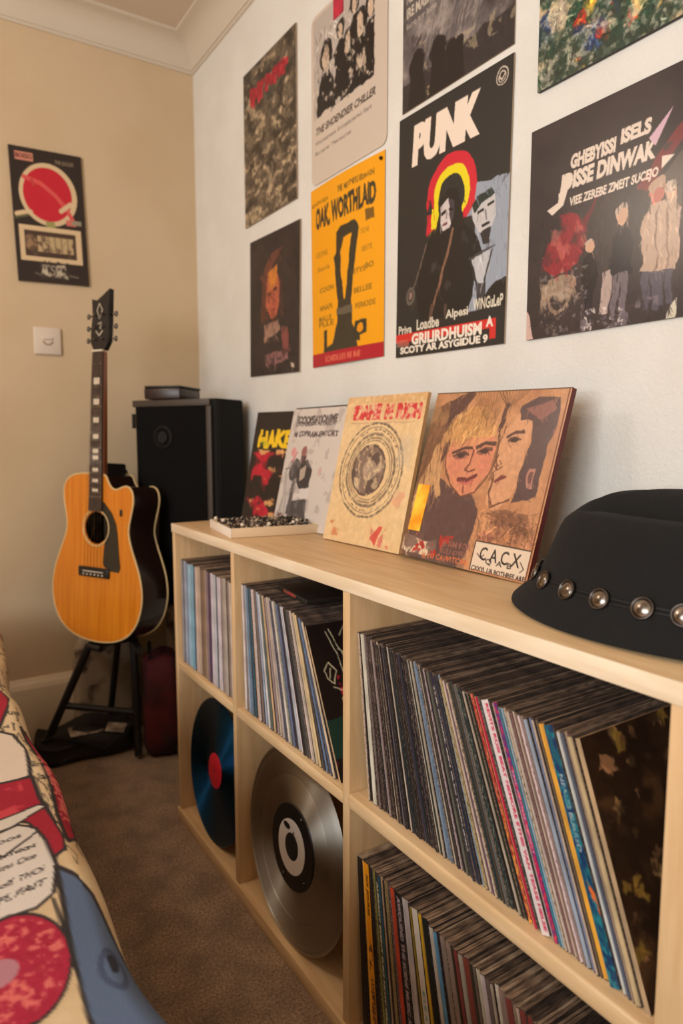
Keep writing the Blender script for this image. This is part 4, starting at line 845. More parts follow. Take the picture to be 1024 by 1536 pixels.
tag(ws, 'white sleeve with black and white figures and grey lettering, leaning behind the tray', 'record', 'sleeves leaning on the shelf top')
# black sleeve edge peeking out behind it
def card_plain(name, W, H, th, m, xb, yc, zb, dx):
    lean = math.asin(dx / H)
    o = box(name, (-W/2, W/2, 0, th, 0, H), m, None, .0008); o.location = (xb, yc, zb + th * math.sin(lean) + .0006); o.rotation_euler = (-lean, 0, WALLROT); return o
a = Art(130, 170, (30, 24, 24)); a.rect(.6, 0, 1, .2, (64, 48, 46)); a.text('HAKE ADIE', .08, .17, .90, .17, (232, 190, 30), .07); a.noise((120, 150, 40), 5, .55, .65, .5, seed=3, box_=(.05, .17, .3, .34))
a.noise((176, 24, 48), 4, .40, .5, seed=95, box_=(.05, .38, .8, .98)); a.noise((206, 150, 96), 8, .58, .64, seed=96, box_=(.1, .36, .9, .98)); a.noise((30, 22, 22), 6, .52, .6, seed=97, box_=(0, .6, 1, 1))
a.warp(.012, 8, 12); a.brush(300, .07, .012, 1.3, .7, .35, .5, box_=(0, .36, 1, 1), seed=12)
rs = leaning('record_sleeve', a, .270, .294, .004, M['print_gloss'], M['book_dark'], .234, 1.585, T, .066, yaw=R(15))
tag(rs, 'dark red sleeve with yellow lettering, partly hidden behind the white sleeve beside the speaker', 'record', 'sleeves leaning on the shelf top')
bs = card_plain('record_sleeve', .262, .300, .004, M['book_dark'], .2225, 1.432, T, .067)
tag(bs, 'plain black sleeve showing as a thin dark border behind the white sleeve', 'record', 'sleeves leaning on the shelf top')
# easels that hold them up
def easel(y, x, h, dx, label):
    e = empty('display_easel', (x, y, T)); tag(e, label, 'easel', 'easels behind the leaning sleeves')
    bm = bmesh.new(); prism_xz(bm, [(.004, .0008), (.010, .0008), (.010 + dx * h / .31, h), (.004 + dx * h / .31, h)], -.02, .02); from_bm('back_strip', bm, M['black'], e)
    bm = bmesh.new(); prism_xz(bm, [(.104, .0008), (.110, .0008), (.012 + dx * h * .8 / .31, h * .8), (.006 + dx * h * .8 / .31, h * .8)], -.012, .012)
    from_bm('leg', bm, M['black'], e)
easel(.841, .207, .20, .100, 'small black easel hidden behind the sleeve with two faces')
easel(1.128, .203, .20, .082, 'small black easel hidden behind the cream sleeve with the round engraving')
easel(1.40, .235, .18, .082, 'small black easel hidden behind the white sleeve')
bx = box('storage_box', (-.05, .05, -.035, .035, 0, .105), M['black'], None, .003); bx.location = (.300, 1.262, T + .0005)
tag(bx, 'small black box on the shelf top between the white and the cream sleeves', 'box')

# tray with beads
tr = empty('tray', (.020, 1.372, T)); tr.rotation_euler = (0, 0, R(-9)); tag(tr, 'shallow pale wooden tray of beads at the far end of the shelf top', 'tray')
TM = mat('pale tray wood', (222, 198, 164), .5); TW = mat('white tray side', (226, 214, 200), .5)
box('base', (.0, .198, .0, .186, .0006, .014), TM, tr)
box('side', (-.004, .0, -.004, .190, .0006, .0215), TW, tr, .0008)['label'] = 'white side'
box('side', (.198, .202, -.004, .190, .0006, .0215), TM, tr, .0008)
box('side', (.0, .198, -.004, .0, .0006, .0215), TM, tr, .0008)
box('side', (.0, .198, .186, .190, .0006, .0215), TM, tr, .0008)
bm = bmesh.new()
for k in range(330):
    u, v = rnd.uniform(.008, .190), rnd.uniform(.008, .178); r = rnd.uniform(.0022, .0048)
    z = .0145 + r + rnd.random() ** 2 * .014 * (1 - abs(v / .176 - .5) * 1.2)
    bmesh.ops.create_icosphere(bm, subdivisions=1, radius=r, matrix=Matrix.Translation((u, v, z)))
for k in range(16):
    u, v = rnd.uniform(.03, .16), rnd.uniform(.03, .14); rr = rnd.uniform(.008, .02)
    tube(bm, [(u + rr * math.cos(t), v + rr * math.sin(t), .022 + .006 * math.sin(t * 2 + k) + rnd.uniform(0, .002)) for t in [2 * math.pi * q / 14 for q in range(14)]], .0014, 5, closed=True)
bd = from_bm('bead_jewellery', bm, M['bead'], None, smooth=3); bd.location = tr.location; bd.rotation_euler = tr.rotation_euler
tag(bd, 'heap of black and silver bead jewellery in the pale tray', 'jewellery', kind='stuff')
for u, v in ((.006, .168), (.012, .120), (.03, .02), (.09, .014), (.15, .02), (.17, .05)):
    bm = bmesh.new(); bmesh.ops.create_uvsphere(bm, u_segments=14, v_segments=10, radius=.0042)
    b_ = from_bm('pearl_bead', bm, M['pearlbead'], None, smooth=3); b_.location = tr.matrix_basis @ Vector((u, v, .026)); tag(b_, 'round white pearl bead on the heap of dark jewellery in the tray', 'bead', 'white pearl beads in the tray')

# ============================================================ HAT
hat = empty('fedora_hat', (.190, .450, T)); tag(hat, 'black felt hat with round silver studs at the right end of the shelf top', 'hat')
bm = bmesh.new(); NS = 96
# (rx, ry, z, dent)
prof = [(.150, .206, .002, 0), (.158, .217, .0015, 0), (.1605, .221, .0035, 0), (.1595, .220, .007, 0), (.154, .214, .013, 0), (.143, .201, .025, 0), (.132, .188, .040, 0), (.126, .180, .052, 0),
        (.120, .172, .070, 0), (.113, .163, .090, 0), (.108, .157, .106, .02), (.103, .152, .120, .06), (.097, .147, .130, .15), (.088, .138, .1375, .35), (.072, .120, .141, .7), (.048, .088, .141, .95), (.026, .055, .141, 1.0), (.008, .02, .141, 1.0)]
rings = []
for rx, ry, z, dn in prof:
    ring = []
    for k in range(NS):
        t = 2 * math.pi * k / NS; x, y = rx * math.cos(t), ry * math.sin(t)
        zz = z
        if z < .05:  # brim: sides lift slightly, front and back dip
            w = (.05 - z) / .05
            zz += w * (.004 * (math.sin(t) ** 2) + .002 * math.sin(2 * t + .6))
        # long crease and front pinch
        zz -= dn * (.036 * math.exp(-(x / .040) ** 2) - .006)
        pinch = math.exp(-((abs(x) - .0) / .2) ** 2)
        if .09 < z: zz += .004 * (y / .16) + (.012 * math.tanh(x / .03) - .003) * min(1, dn * 3 + (z - .09) / .06)
        ring.append(bm.verts.new((x, y, zz)))
    rings.append(ring)
for A, B in zip(rings, rings[1:]):
    for k in range(NS): bm.faces.new((A[k], A[(k+1) % NS], B[(k+1) % NS], B[k]))
bm.faces.new(rings[-1])
hb = from_bm('crown_and_brim', bm, M['felt'], hat, smooth=3)
def hat_surf(t, z):
    for (a0, b0, z0, _), (a1, b1, z1, _) in zip(prof[3:], prof[4:]):
        if z0 <= z <= z1:
            f_ = (z - z0) / (z1 - z0); return (a0 + (a1 - a0) * f_) * math.cos(t), (b0 + (b1 - b0) * f_) * math.sin(t)
band = bmesh.new()
for dz in (.040, .0445):
    tube(band, [(lambda p: (p[0] * 1.004, p[1] * 1.004, dz))(hat_surf(2 * math.pi * k / 96, dz)) for k in range(96)], .0012, 6, closed=True)
from_bm('cord_band', band, M['black'], hat, smooth=3)
angs = [R(a) for a in (142, 160, 175.5, 191, 203.5, 217, 231, 245, 259, 273, 287, 301, 316, 331, 346, 1, 16, 31, 46, 61, 76, 91, 107, 124)]
for t in angs:
    zc_ = .0415
    x, y = hat_surf(t, zc_); n = Vector((math.cos(t) / .13, math.sin(t) / .185, 0)).normalized(); n = (n + Vector((0, 0, .42))).normalized()
    bm = bmesh.new(); lathe_y(bm, [(.0, -.0056), (.004, -.0050), (.0085, -.0036), (.0098, -.0024), (.0100, -.0018)], 28)
    s_ = from_bm('stud', bm, M['steel'], hat, smooth=3)
    rot = Vector((0, -1, 0)).rotation_difference(n).to_matrix().to_4x4()
    s_.matrix_local = Matrix.Translation(Vector((x, y, zc_)) + n * .0012) @ rot
    bm = bmesh.new(); lathe_y(bm, [(.0100, -.0018), (.0104, -.0044), (.0118, -.0042), (.0124, -.0016), (.0120, .001), (.0, .001)], 28)
    from_bm('rim', bm, M['darksteel'], s_, smooth=3)

# ============================================================ GUITAR
G = empty('acoustic_guitar', (-.113, 2.100, .405), (R(-4), 0, R(-62))); tag(G, 'amber-topped acoustic guitar with dark sides standing upright on its stand in the corner', 'guitar')
# outline half widths, z up ; right side (+x) has the cutaway
L = [(0, 0), (.05, .003), (.10, .014), (.145, .038), (.176, .078), (.190, .125), (.192, .160), (.184, .205), (.166, .250), (.146, .290), (.132, .325), (.128, .350), (.133, .385), (.143, .420), (.147, .450), (.140, .478), (.118, .497), (.085, .506), (.04, .508)]
left = [(-x, z) for x, z in L]
right = [(.05, .003), (.10, .014), (.145, .038), (.176, .078), (.190, .125), (.192, .160), (.184, .205), (.166, .250), (.146, .290), (.134, .325), (.132, .350), (.140, .385), (.148, .415), (.150, .440), (.143, .462), (.126, .474), (.104, .470), (.080, .460), (.060, .466), (.046, .484), (.034, .508)]
outline = left[::-1] + right   # from neck-left down to the bottom and up the right
outline = [(x, z) for x, z in outline]
def smooth_closed(P, it=2):
    for _ in range(it):
        Q = []
        for i in range(len(P)):
            p, q = P[i], P[(i+1) % len(P)]
            Q += [(p[0]*.75 + q[0]*.25, p[1]*.75 + q[1]*.25), (p[0]*.25 + q[0]*.75, p[1]*.25 + q[1]*.75)]
        P = Q
    return P
out = smooth_closed(outline, 2); DEP = .105
def face_fill(name, P, y0, y1, m, parent, holes=None):
    bm = bmesh.new(); prism_xz(bm, P, y0, y1)
    bmesh.ops.triangulate(bm, faces=[f for f in bm.faces if len(f.verts) > 4])
    return from_bm(name, bm, m, parent)
# sides (open band)
bm = bmesh.new()
A = [bm.verts.new((x, 0, z)) for x, z in out]; B = [bm.verts.new((x, DEP, z)) for x, z in out]
for i in range(len(out)): j = (i + 1) % len(out); bm.faces.new((A[i], B[i], B[j], A[j]))
from_bm('side', bm, M['guitar_side'], G, smooth=R(60))
face_fill('back', out, DEP - .003, DEP, M['guitar_side'], G)
# top with a real sound hole : ring of quads from the hole to the outline, hole centre on the neck line
hz, hr = .345, .049
def ring_top(P, cz, r, y0, y1, m, name, parent):
    n = len(P); bm = bmesh.new()
    def dirp(p): d = Vector((p[0], p[1] - cz)); d.normalize(); return d
    o1 = [bm.verts.new((x, y0, z)) for x, z in P]; i1 = [bm.verts.new((r * dirp(p).x, y0, cz + r * dirp(p).y)) for p in P]
    o2 = [bm.verts.new((x, y1, z)) for x, z in P]; i2 = [bm.verts.new((r * dirp(p).x, y1, cz + r * dirp(p).y)) for p in P]
    for i in range(n):
        j = (i + 1) % n
        bm.faces.new((o1[i], i1[i], i1[j], o1[j])); bm.faces.new((o2[i], o2[j], i2[j], i2[i])); bm.faces.new((i1[i], i2[i], i2[j], i1[j])); bm.faces.new((o1[i], o1[j], o2[j], o2[i]))
    return from_bm(name, bm, m, parent)
ring_top(out, hz, hr, -.003, 0, M['spruce'], 'top', G)
bm = bmesh.new(); tube(bm, [(x * 1.002, -.0015, z) for x, z in out], .0028, 6, closed=True); tube(bm, [(x * 1.002, DEP - .002, z) for x, z in out], .0028, 6, closed=True); from_bm('binding', bm, M['binding'], G, smooth=3)
bm = bmesh.new(); tube(bm, [((hr + .006) * math.cos(t), -.0034, hz + (hr + .006) * math.sin(t)) for t in [2 * math.pi * k / 48 for k in range(48)]], .0028, 6, closed=True); from_bm('rosette', bm, M['binding'], G, smooth=3)
pg = [(.050, .405), (.066, .392), (.084, .360), (.092, .325), (.098, .270), (.104, .232), (.098, .218), (.066, .219), (.036, .232), (.032, .242), (.036, .287), (.054, .310), (.0585, .345), (.054, .372), (.040, .392), (.028, .400), (.030, .425)]
face_fill('pickguard', pg, -.0052, -.0032, M['pickguard'], G)
br = box('bridge', (-.068, .062, -.011, -.003, .196, .226), M['bridge'], G, .003)
box('saddle', (-.045, .040, -.0135, -.0105, .212, .2145), M['pearl'], br)
for k in range(6):
    bm = bmesh.new(); lathe_y(bm, [(0, -.0145), (.0022, -.014), (.003, -.0115), (0, -.011)], 10); q_ = from_bm('pin', bm, M['pearl'], br, smooth=3); q_.location = (-.042 + k * .016, 0, .204)
box('control', (.098, .108, -.006, -.003, .385, .405), M['bridge'], G, .002)
# neck
bm = bmesh.new()
nz0, nz1 = .395, .868
def ring4(z, w, d): return [bm.verts.new(p) for p in ((-w/2, -.004, z), (w/2, -.004, z), (w/2 * .9, d * .55, z), (w * .22, d, z), (-w * .22, d, z), (-w/2 * .9, d * .55, z))]
Rg = [ring4(.500, .056, .024), ring4(.53, .0555, .024), ring4(.70, .050, .020), ring4(nz1, .044, .017)]
for A, B in zip(Rg, Rg[1:]):
    for k in range(6): bm.faces.new((A[k], A[(k+1) % 6], B[(k+1) % 6], B[k]))
bm.faces.new(Rg[0]); bm.faces.new(Rg[-1])
from_bm('neck', bm, M['neck'], G, smooth=R(50))
bm = bmesh.new(); A = [bm.verts.new(p) for p in ((-.028, -.0105, nz0), (.028, -.0105, nz0), (.028, -.0042, nz0), (-.028, -.0042, nz0))]; B = [bm.verts.new(p) for p in ((-.021, -.0105, nz1), (.021, -.0105, nz1), (.021, -.0042, nz1), (-.021, -.0042, nz1))]
bm.faces.new(A); bm.faces.new(B[::-1])
for k in range(4): bm.faces.new((A[k], A[(k+1) % 4], B[(k+1) % 4], B[k]))
fb = from_bm('fretboard', bm, M['fretboard'], G)
SC = .645; frets = [nz1 - SC * (1 - 2 ** (-k / 12)) for k in range(0, 21)]
for k in range(1, 20):
    if frets[k] < nz0 + .004: break
    w = .021 + (nz1 - frets[k]) / (nz1 - nz0) * .007
    box('fret', (-w, w, -.0116, -.0103, frets[k] - .0009, frets[k] + .0009), M['steel'], fb)
for k in (2, 4, 6, 8, 10, 11, 13, 15, 17):
    zz = (frets[k] + frets[k + 1]) / 2; hh = (frets[k] - frets[k+1]) * .30
    if zz < nz0 + .01: break
    box('inlay', (-.012, .012, -.0111, -.0103, zz - hh, zz + hh), M['pearl'], fb)
box('nut', (-.0215, .0215, -.0125, -.004, nz1, nz1 + .005), M['pearl'], G)
hs = [(-.022, .873), (-.036, .895), (-.036, .93), (-.030, .975), (-.034, 1.025), (-.012, 1.020), (.006, 1.030), (.040, 1.050), (.036, .99), (.040, .93), (.038, .897), (.022, .873)]
bm = bmesh.new(); prism_xz(bm, hs, -.004, .012); bmesh.ops.triangulate(bm, faces=[f for f in bm.faces if len(f.verts) > 4]); hd = from_bm('headstock', bm, M['bridge'], G)
hd.location = (0, 0, 0)
bm = bmesh.new()
for q in ([(-.01, .99), (0, 1.01), (.012, .99), (0, .965), (-.01, .99)], [(-.006, .95), (.008, .955), (.004, .935)], [(-.014, .93), (0, .915), (.014, .93)]): tube(bm, [(x, -.0045, z) for x, z in q], .0016, 5)
from_bm('inlay', bm, M['pearl'], hd, smooth=3)
for k in range(3):
    for sgn in (-1, 1):
        z = .905 + k * .036; p_ = bmesh.new(); tube(p_, [(sgn * .034, .006, z), (sgn * .052, .006, z)], .0026, 8); bmesh.ops.create_uvsphere(p_, u_segments=12, v_segments=8, radius=.0085, matrix=Matrix.Translation((sgn * .058, .006, z)) @ Matrix.Diagonal((.7, .55, 1, 1)))
        tube(p_, [(sgn * .016, -.004, z), (sgn * .016, -.011, z)], .0035, 10)
        from_bm('tuning_peg', p_, M['darksteel'], hd, smooth=3)
bm = bmesh.new()
for k in range(6):
    x0_, x1_ = -.0175 + k * .007, -.042 + k * .016
    tube(bm, [(x0_, -.0128, nz1 + .003), (x1_ * .9, -.0145, .214)], .0005, 4)
for k in range(6): pass
from_bm('strings', bm, M['steel'], G, smooth=3)
# heel block of the neck behind the cutaway
bm = bmesh.new(); boxv(bm, -.024, .026, .012, .088, .495, .540); bmesh.ops.bevel(bm, geom=list(bm.edges), offset=.004, segments=2, affect='EDGES'); from_bm('heel', bm, M['black'], G, smooth=R(50))

# stand
S = empty('guitar_stand', (-.04, 2.16, 0)); tag(S, 'black tubular stand under the guitar', 'stand')
def tb(name, pts, r, m=M['stand']):
    bm = bmesh.new(); tube(bm, [Vector(p) - Vector((-.04, 2.16, 0)) for p in pts], r, 10); return from_bm(name, bm, m, S, smooth=R(60))
tb('leg', [(-.125, 2.13, .385), (-.262, 2.25, .012)], .0125)
tb('leg', [(.010, 2.13, .40), (.006, 2.10, .012)], .0125)
tb('leg', [(-.02, 2.19, .385), (-.03, 2.33, .012)], .0105)
tb('crossbar', [(-.196, 2.192, .190), (.006, 2.112, .150)], .0105)
tb('cradle_arm', [(-.125, 2.13, .385), (.012, 2.135, .39)], .013)
tb('cradle_arm', [(-.100, 2.085, .3825), (-.125, 2.13, .385)], .011)
tb('cradle_arm', [(-.01, 1.995, .385), (.012, 2.135, .385)], .011)
tb('upright', [(.012, 2.135, .385), (.040, 2.20, .45), (.015, 2.235, .88)], .009)
q_ = box('neck_pad', (-.046, .030, -.03, .03, -.045, .045), M['black_matte'], S, .012, 3); q_.location = (.002 + .04, 2.225 - 2.16, .875); q_.rotation_euler = (0, 0, R(-30))

# ============================================================ SPEAKER ON A DRAPED BOX
ZS = .492
sp = empty('floor_speaker', (.20, 2.1, ZS)); tag(sp, 'tall black speaker cabinet with a round port in the corner between guitar and shelf', 'speaker')
pl = [(.052, 2.172), (.200, 1.930), (.222, 1.915), (.330, 1.975), (.335, 2.25), (.15, 2.34), (.065, 2.20)]
bm = bmesh.new(); prism(bm, [(x - .20, y - 2.1) for x, y in pl], .0005, 1.134 - ZS); bmesh.ops.bevel(bm, geom=list(bm.edges), offset=.004, segments=2, affect='EDGES'); from_bm('cabinet', bm, M['cabinet'], sp, smooth=R(40))
d_ = Vector((.200 - .052, 1.930 - 2.172, 0)); ln_ = d_.length; d_.normalize(); nrm = Vector((-.853, -.522, 0)); nrm = Vector((d_.y, -d_.x, 0)); 
gr = empty('grille_frame'); bpy.data.objects.remove(gr)
rotz = math.atan2(d_.y, d_.x)
for nm_, b_ in (('top_rail', (-.004, ln_ + .006, -.009, -.001, 1.134 - ZS - .021, 1.134 - ZS - .001)), ('side_rail', (ln_ - .007, ln_ + .010, -.009, -.001, .0, 1.134 - ZS - .0215))):
    q_ = box(nm_, b_, M['frame'], sp, .002); q_.location = (.052 - .20, 2.172 - 2.1, 0); q_.rotation_euler = (0, 0, rotz)
g_ = box('grille', (.010, ln_ - .008, -.006, .0, .012, 1.134 - ZS - .022), M['grille'], sp, .002); g_.location = (.052 - .20, 2.172 - 2.1, 0); g_.rotation_euler = (0, 0, rotz)
bm = bmesh.new(); lathe_y(bm, [(.0, .004), (.020, .004), (.024, -.004), (.027, -.0085), (.032, -.0090), (.036, -.0065)], 40); p_ = from_bm('port', bm, M['cabinet'], g_, smooth=R(40)); p_.location = (ln_ * .40, -.002, 1.020 - ZS)
bm = bmesh.new(); lathe_y(bm, [(.0, -.0095), (.018, -.0095), (.018, -.0080), (0, -.008)], 30); p2 = from_bm('port_hole', bm, M['black_matte'], g_, smooth=R(40)); p2.location = (ln_ * .40, -.002, 1.020 - ZS)
q_ = box('bracket', (-.006, .004, -.006, .006, .555, .60), M['black'], sp, .002); q_.location = (.052 - .205, 2.172 - 2.1, 0)
am = empty('media_box', (.062, 2.110, 1.1345), (0, 0, R(-45))); tag(am, 'small dark brown and black box lying on top of the speaker', 'box')
box('body', (0, .118, 0, .150, .001, .034), M['amp_top'], am, .003)
box('lid', (.002, .120, -.002, .152, .0345, .041), M['black'], am, .002)
cr = empty('storage_box', (.256, 2.160, 0)); tag(cr, 'low box under the speaker, covered by a pale cloth with dark blotches', 'box')
box('body', (-.066, .066, -.16, .16, .001, ZS - .006), M['amp_top'], cr, .004)
bm = bmesh.new(); per = []
x0c, x1c, y0c, y1c = -.074, .074, -.170, .170
def peri(nn=30):
    P = []
    for k in range(nn): P.append((x0c, y1c - (y1c - y0c) * k / nn))
    for k in range(nn): P.append((x0c + (x1c - x0c) * k / nn, y0c))
    for k in range(nn): P.append((x1c, y0c + (y1c - y0c) * k / nn))
    for k in range(nn): P.append((x1c - (x1c - x0c) * k / nn, y1c))
    return P
PP = peri(); rows = []
for i, z in enumerate([ZS - .001, ZS - .02, .38, .27, .16, .06]):
    f_ = i / 5; row = []
    for k, (x, y) in enumerate(PP):
        s_ = .010 * f_ * math.sin(k * .9) + .006 * f_ * math.sin(k * .37 + 2)
        cx_, cy_ = (x0c + x1c) / 2, (y0c + y1c) / 2; l_ = math.hypot(x - cx_, y - cy_)
        row.append(bm.verts.new((x + (x - cx_) / l_ * s_, y + (y - cy_) / l_ * min(s_, .004), z + (.02 * math.sin(k * .3) if i == 5 else 0))))
    rows.append(row)
for A, B in zip(rows, rows[1:]):
    for k in range(len(PP)): bm.faces.new((A[k], A[(k+1) % len(PP)], B[(k+1) % len(PP)], B[k]))
bm.faces.new(rows[0])
from_bm('cloth_cover', bm, M['blot_cloth'], cr, smooth=3)

# ============================================================ BAGS ON THE FLOOR
def soft_box(name, m, sx, sy, sz, seed, sub=5, amp=.008, parent=None):
    bm = bmesh.new(); bmesh.ops.create_cube(bm, size=1, matrix=Matrix.Translation((0, 0, .5)) )
    bmesh.ops.subdivide_edges(bm, edges=list(bm.edges), cuts=sub, use_grid_fill=True)
    rs_ = random.Random(seed); a1, a2, a3 = rs_.uniform(0, 6), rs_.uniform(0, 6), rs_.uniform(0, 6)
    for v in bm.verts:
        x, y, z = v.co.x * 2, v.co.y * 2, (v.co.z - .5) * 2
        l = (abs(x) ** 5 + abs(y) ** 5 + abs(z) ** 5) ** .2 or 1
        x, y, z = x / l * max(abs(x), abs(y), abs(z)), y / l * max(abs(x), abs(y), abs(z)), z / l * max(abs(x), abs(y), abs(z))
        dn = amp * (math.sin(x * 5 + a1) + math.sin(y * 6 + a2) + math.sin(z * 5 + a3 + x * 3))
        v.co = (x * sx / 2 + dn * .3, y * sy / 2 + dn * .3, max(.001, (z + 1) / 2 * sz + (dn if z > -.5 else 0)))
    o = from_bm(name, bm, m, parent, smooth=3); return o
bg = empty('gig_bag', (-.125, 2.245, 0), (0, 0, R(-6))); tag(bg, 'flat black bag lying on the carpet behind the guitar stand', 'bag')
soft_box('body', M['bag'], .30, .150, .085, 3, parent=bg, sub=9)
q_ = box('label_patch', (-.05, .05, -.03, .03, 0, .002), M['pale_label'], bg, .0008); q_.location = (.0, -.035, .0885); q_.rotation_euler = (R(8), 0, R(4))
q_ = box('label_patch', (-.03, .03, -.02, .02, 0, .002), M['pale_label'], bg, .0008); q_.location = (.09, -.055, .086); q_.rotation_euler = (R(20), R(6), R(-24))
bm = bmesh.new(); tube(bm, [(-.15, -.02, .06), (-.10, -.06, .092), (-.02, -.082, .07), (.05, -.090, .04), (.12, -.085, .075), (.15, -.03, .08)], .005, 8); from_bm('strap', bm, M['black_matte'], bg, smooth=3)
rb = empty('suitcase', (.112, 2.125, 0), (0, 0, R(-15))); tag(rb, 'dark red and black soft case standing on the carpet beside the shelf end', 'bag')
soft_box('body', M['red_bag'], .115, .165, .33, 8, parent=rb, amp=.006, sub=9)
bm = bmesh.new(); tube(bm, [(-.03, -.03, .32), (-.03, -.03, .355), (-.03, .03, .355), (-.03, .03, .32)], .006, 8); from_bm('handle', bm, M['black_matte'], rb, smooth=3)
rb.location = (.090, 2.125, 0)
pb = empty('cloth_sack', (-.02, 2.352, 0)); tag(pb, 'crumpled pale sack with dark blotches against the wall behind the guitar stand', 'sack')
soft_box('body', M['blot_cloth'], .22, .066, .36, 12, sub=11, amp=.006, parent=pb)
bm = bmesh.new(); tube(bm, [(-.05, 0, .35), (-.02, -.005, .372), (.03, .004, .374), (.06, 0, .35)], .012, 8); from_bm('gathered_neck', bm, M['blot_cloth'], pb, smooth=3)

# ============================================================ BED AND DUVET
bed = empty('bed', (-1.15, .8, 0)); tag(bed, 'bed under the printed duvet in the lower left corner', 'bed')
box('base', (-.68, .70, -1.4, 1.33, .10, .30), M['sheet'], bed, .01)
box('mattress', (-.70, .71, -1.42, 1.35, .301, .475), M['sheet'], bed, .03, 3)
for sx in (-.6, .6):
    for sy in (-1.3, 1.2): box('leg', (sx - .02, sx + .02, sy - .02, sy + .02, 0, .0995), M['amp_top'], bed)
# print canvas covers world x -.70..-.36 , y .35..2.2 (v runs from far to near)
DX0, DX1, DY0, DY1 = -.70, -.36, .35, 2.2
def uv(x, y): return ((x - DX0) / (DX1 - DX0), (DY1 - y) / (DY1 - DY0))
a = Art(150, 760, (214, 190, 152)); INK = (40, 34, 34)
a.noise((196, 166, 124), 5, .45, .7, .7, seed=101)
rr_ = random.Random(4)
for k in range(150):
    x, y = rr_.uniform(-.50, -.37), rr_.uniform(.8, 2.15); P = [(x, y)]
    for q in range(rr_.randint(3, 8)): x += rr_.uniform(-.006, .008); y += rr_.uniform(-.03, .02); P.append((x, y))
    a.line([uv(*p) for p in P], rr_.choice([.004, .006, .010]), INK, rr_.uniform(.4, .85))
for k in range(26):
    x, y = rr_.uniform(-.5, -.38), rr_.uniform(.85, 2.1); u, v = uv(x, y); a.text(rr_.choice(['HAHA', 'Jomi', 'noise', 'Rave', 'BOOM', 'la la']), u, v, .10, .012, INK, .02, a=.8)
RD = (158, 14, 42)
def region(pts, col, lw=.016):
    P = [uv(*p) for p in pts]; a.poly(P, col); a.line(P + [P[0]], lw, INK)
region([(-.475, 1.60), (-.448, 1.56), (-.435, 1.508), (-.424, 1.426), (-.459, 1.297), (-.52, 1.25), (-.55, 1.5)], RD)
region([(-.54, 1.29), (-.46, 1.285), (-.442, 1.261), (-.434, 1.196), (-.447, 1.093), (-.482, 1.087), (-.56, 1.05)], (216, 198, 180))
region([(-.419, 1.291), (-.403, 1.236), (-.397, 1.085), (-.394, .991), (-.400, .899), (-.422, .88), (-.424, .976), (-.418, 1.141)], RD, .02)
m_ = ((a.U - uv(-.408, 1)[0]) ** 2 < .0012) & (a.V > uv(0, 1.17)[1]) & (a.V < uv(0, .95)[1]); a.noise((226, 120, 110), 40, .5, .54, .9, seed=110, mask=m_)
region([(-.56, 1.12), (-.482, 1.092), (-.446, 1.089), (-.445, 1.022), (-.428, .894), (-.435, .862), (-.452, .847), (-.455, .912), (-.465, .955), (-.494, .981), (-.56, .97)], RD)
m_ = (a.U < uv(-.46, 1)[0]) & (a.U > uv(-.545, 1)[0]) & (a.V > uv(0, 1.1)[1]) & (a.V < uv(0, .98)[1]); a.noise((226, 90, 90), 9, .5, .6, .6, seed=111, mask=m_)
region([(-.53, .975), (-.494, .981), (-.448, 1.003), (-.440, .994), (-.485, .953), (-.52, .94)], (214, 204, 192), .01)
region([(-.56, .93), (-.499, .945), (-.478, .956), (-.458, .936), (-.452, .896), (-.451, .831), (-.462, .782), (-.484, .765), (-.518, .767), (-.58, .75)], (214, 204, 194), .012)
a.line([uv(-.55, .90), uv(-.50, .885), uv(-.458, .925)], .010, INK)
for i, (x, y, w, t) in enumerate(((-.515, .925, .040, 'doos'), (-.510, .895, .050, 'Uieat'), (-.52, .865, .055, 'Skens Cme'), (-.515, .835, .055, 'oPf. THOF'), (-.520, .805, .055, 'PL FAIT'))):
    u, v = uv(x, y); a.text(t, u, v + .002 * (i % 2), w / .34 * .9, .0068, INK, .01, shear=.08, rise=.004)
region([(-.452, .829), (-.436, .798), (-.421, .76), (-.411, .699), (-.398, .632), (-.385, .568), (-.36, .50), (-.36, .40), (-.45, .42), (-.468, .587), (-.463, .649), (-.460, .715)], (84, 100, 128))
u, v = uv(-.428, .635); a.ell(u, v, .05, .018, (56, 66, 92), .8, ring=.3); a.ell(u + .008, v - .004, .022, .008, (34, 36, 50))
u, v = uv(-.512, .690); rx_ = .046 / .34; ry_ = .075 / 1.85
a.ell(u, v, rx_ * 1.06, ry_ * 1.06, INK); a.ell(u, v, rx_, ry_, (168, 24, 56)); m_ = np.hypot((a.U - u) / rx_, (a.V - v) / ry_) < .93
a.noise((226, 124, 108), 46, .50, .57, .8, seed=112, mask=m_); a.noise((158, 18, 50), 40, .55, .6, .8, seed=113, mask=m_); a.ell(u - .05, v, .05, .010, (176, 120, 130))
a.line([uv(-.466, .77), uv(-.462, .66), uv(-.468, .58), uv(-.46, .45)], .016, INK); a.line([uv(-.52, .61), uv(-.49, .585), uv(-.468, .575)], .016, INK)
img = a.out()
nyv, nxv = 760, 150
ys = np.linspace(DY1, DY0, nyv); xs_top = np.linspace(DX0, -.436, 110)
